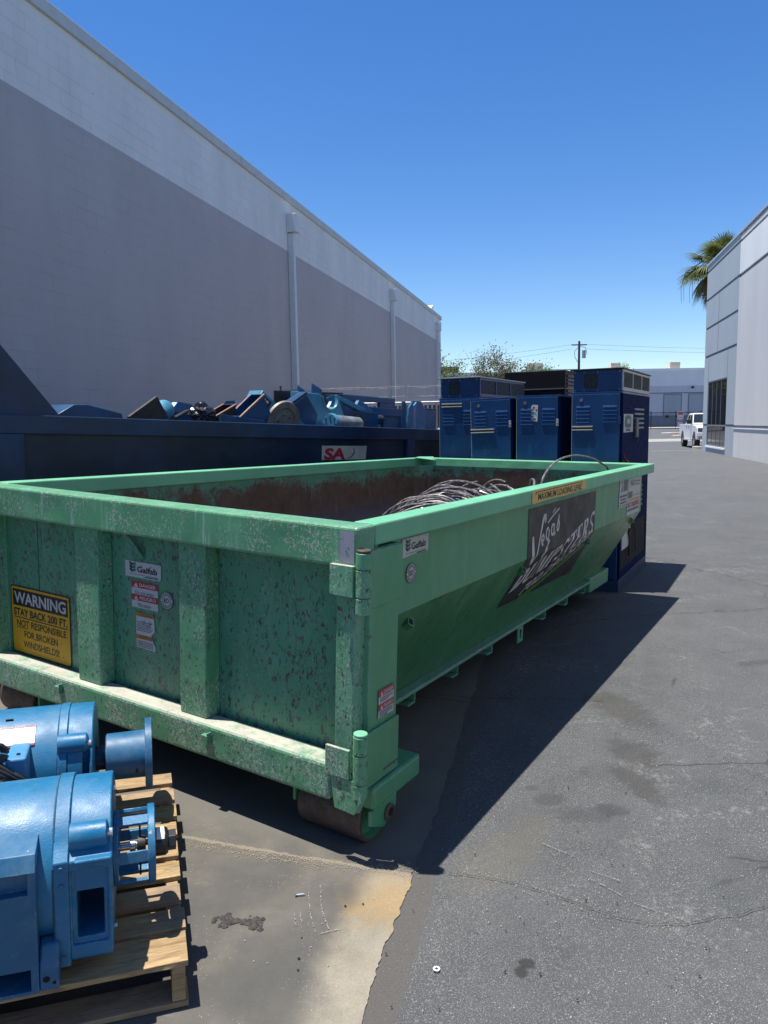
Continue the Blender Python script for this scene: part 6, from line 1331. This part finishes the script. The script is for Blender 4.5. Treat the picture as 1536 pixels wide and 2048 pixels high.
mb = MB(); W_ = lambda z: hw - .05 - .16 * (z - 1.33) / .6; q = [(1.13, 1.41), (.55, 1.87)]; nrm = Vector((.62, 0, .78)) * .012
mb.prism([Vector((1.13, -W_(1.41), 1.41)) + nrm * .3, Vector((1.13, W_(1.41), 1.41)) + nrm * .3, Vector((.55, W_(1.87), 1.87)) + nrm * .3, Vector((.55, -W_(1.87), 1.87)) + nrm * .3], nrm); mb.build('windscreen', tglass, tk)
mb = MB(); mb.box(2.64, 2.715, -.60, .60, .78, 1.10); mb.build('grille', blk, tk, .02); mb = MB(); mb.box(2.6, 2.86, -1.0, 1.0, .50, .74); mb.build('bumper', plain('bumper_chrome', (.55, .56, .57), .25, .8), tk, .05)
for x in (-1.79, 1.79):
    for s in (-1, 1):
        Tm = Matrix.Translation((x, s * .73, .40)) @ Matrix.Rotation(R(90) * s, 4, 'Z'); mb = MB(); mb.lathe([(0, .22), (0, .37), (.03, .40), (.24, .40), (.27, .37), (.27, .22)], Tm, 32); wl_ = mb.build('wheel', plain('tyre', (.02, .02, .02), .8), tk, 0, True)
        mb = MB(); mb.lathe([(.24, .225), (.26, .22), (.22, .10), (.25, .05), (.25, 0)], Tm, 20).lathe([(0.02, .225), (.02, 0)], Tm, 20); mb.build('rim', plain('alloy', (.5, .5, .5), .3, .7), wl_, 0, True)

# kerb islands and sign
def island(cx_, cy_, rx, ry, rot, label, seg=28):
    mb = MB(); pts = [Vector((cx_ + rx * math.cos(a) * math.cos(rot) - ry * math.sin(a) * math.sin(rot), cy_ + rx * math.cos(a) * math.sin(rot) + ry * math.sin(a) * math.cos(rot), 0)) for a in [2 * math.pi * i / seg for i in range(seg)]]
    z = gz(cx_, cy_); mb.prism([Vector((p.x, p.y, z - .1)) for p in pts], (0, 0, .25)); t = thing('kerb_island', label, 'kerb', (0, 0, 0), 'kerbed islands'); mb.build('kerb', M['kerb'], t, .02)
    mb = MB(); mb.prism([Vector((p.x, p.y, 0)).lerp(Vector((cx_, cy_, 0)), .25) + Vector((0, 0, z + .152)) for p in pts], (0, 0, .004)); mb.build('red_paint', M['kerbred'], t)
    return t
island(18.3, 39.75, 1.7, .55, -.25, 'pale kerb with red paint beside the truck wheels'); island(27.6, 63.0, 3.2, 1.6, 0, 'pale kerbed island left of the truck bed'); island(29.8, 70.5, 3.5, 2.0, 0, 'far kerbed island with red paint behind the truck')
t = thing('street_sign', 'red and white notice signs on a post beside the truck', 'sign', (30.0, 75.5, gz(30, 75.5))); mb = MB(); mb.cyl((0, 0, 0), (0, 0, 2.2), .035, 8); mb.build('post', galv, t)
mb = MB(); mb.box(-.30, .30, -.06, -.036, 1.30, 2.1).box(-.26, .26, -.06, -.036, .62, 1.18); sg = mb.build('sign_plate', plain('sign_white', (.62, .56, .56), .5), t)
mb = MB(); mb.box(-.27, .27, -.064, -.0605, 1.78, 2.05).box(-.24, .24, -.064, -.0605, 1.04, 1.14).box(-.2, .2, -.064, -.0605, 1.45, 1.5); mb.build('red_print', M['kerbred'], sg)
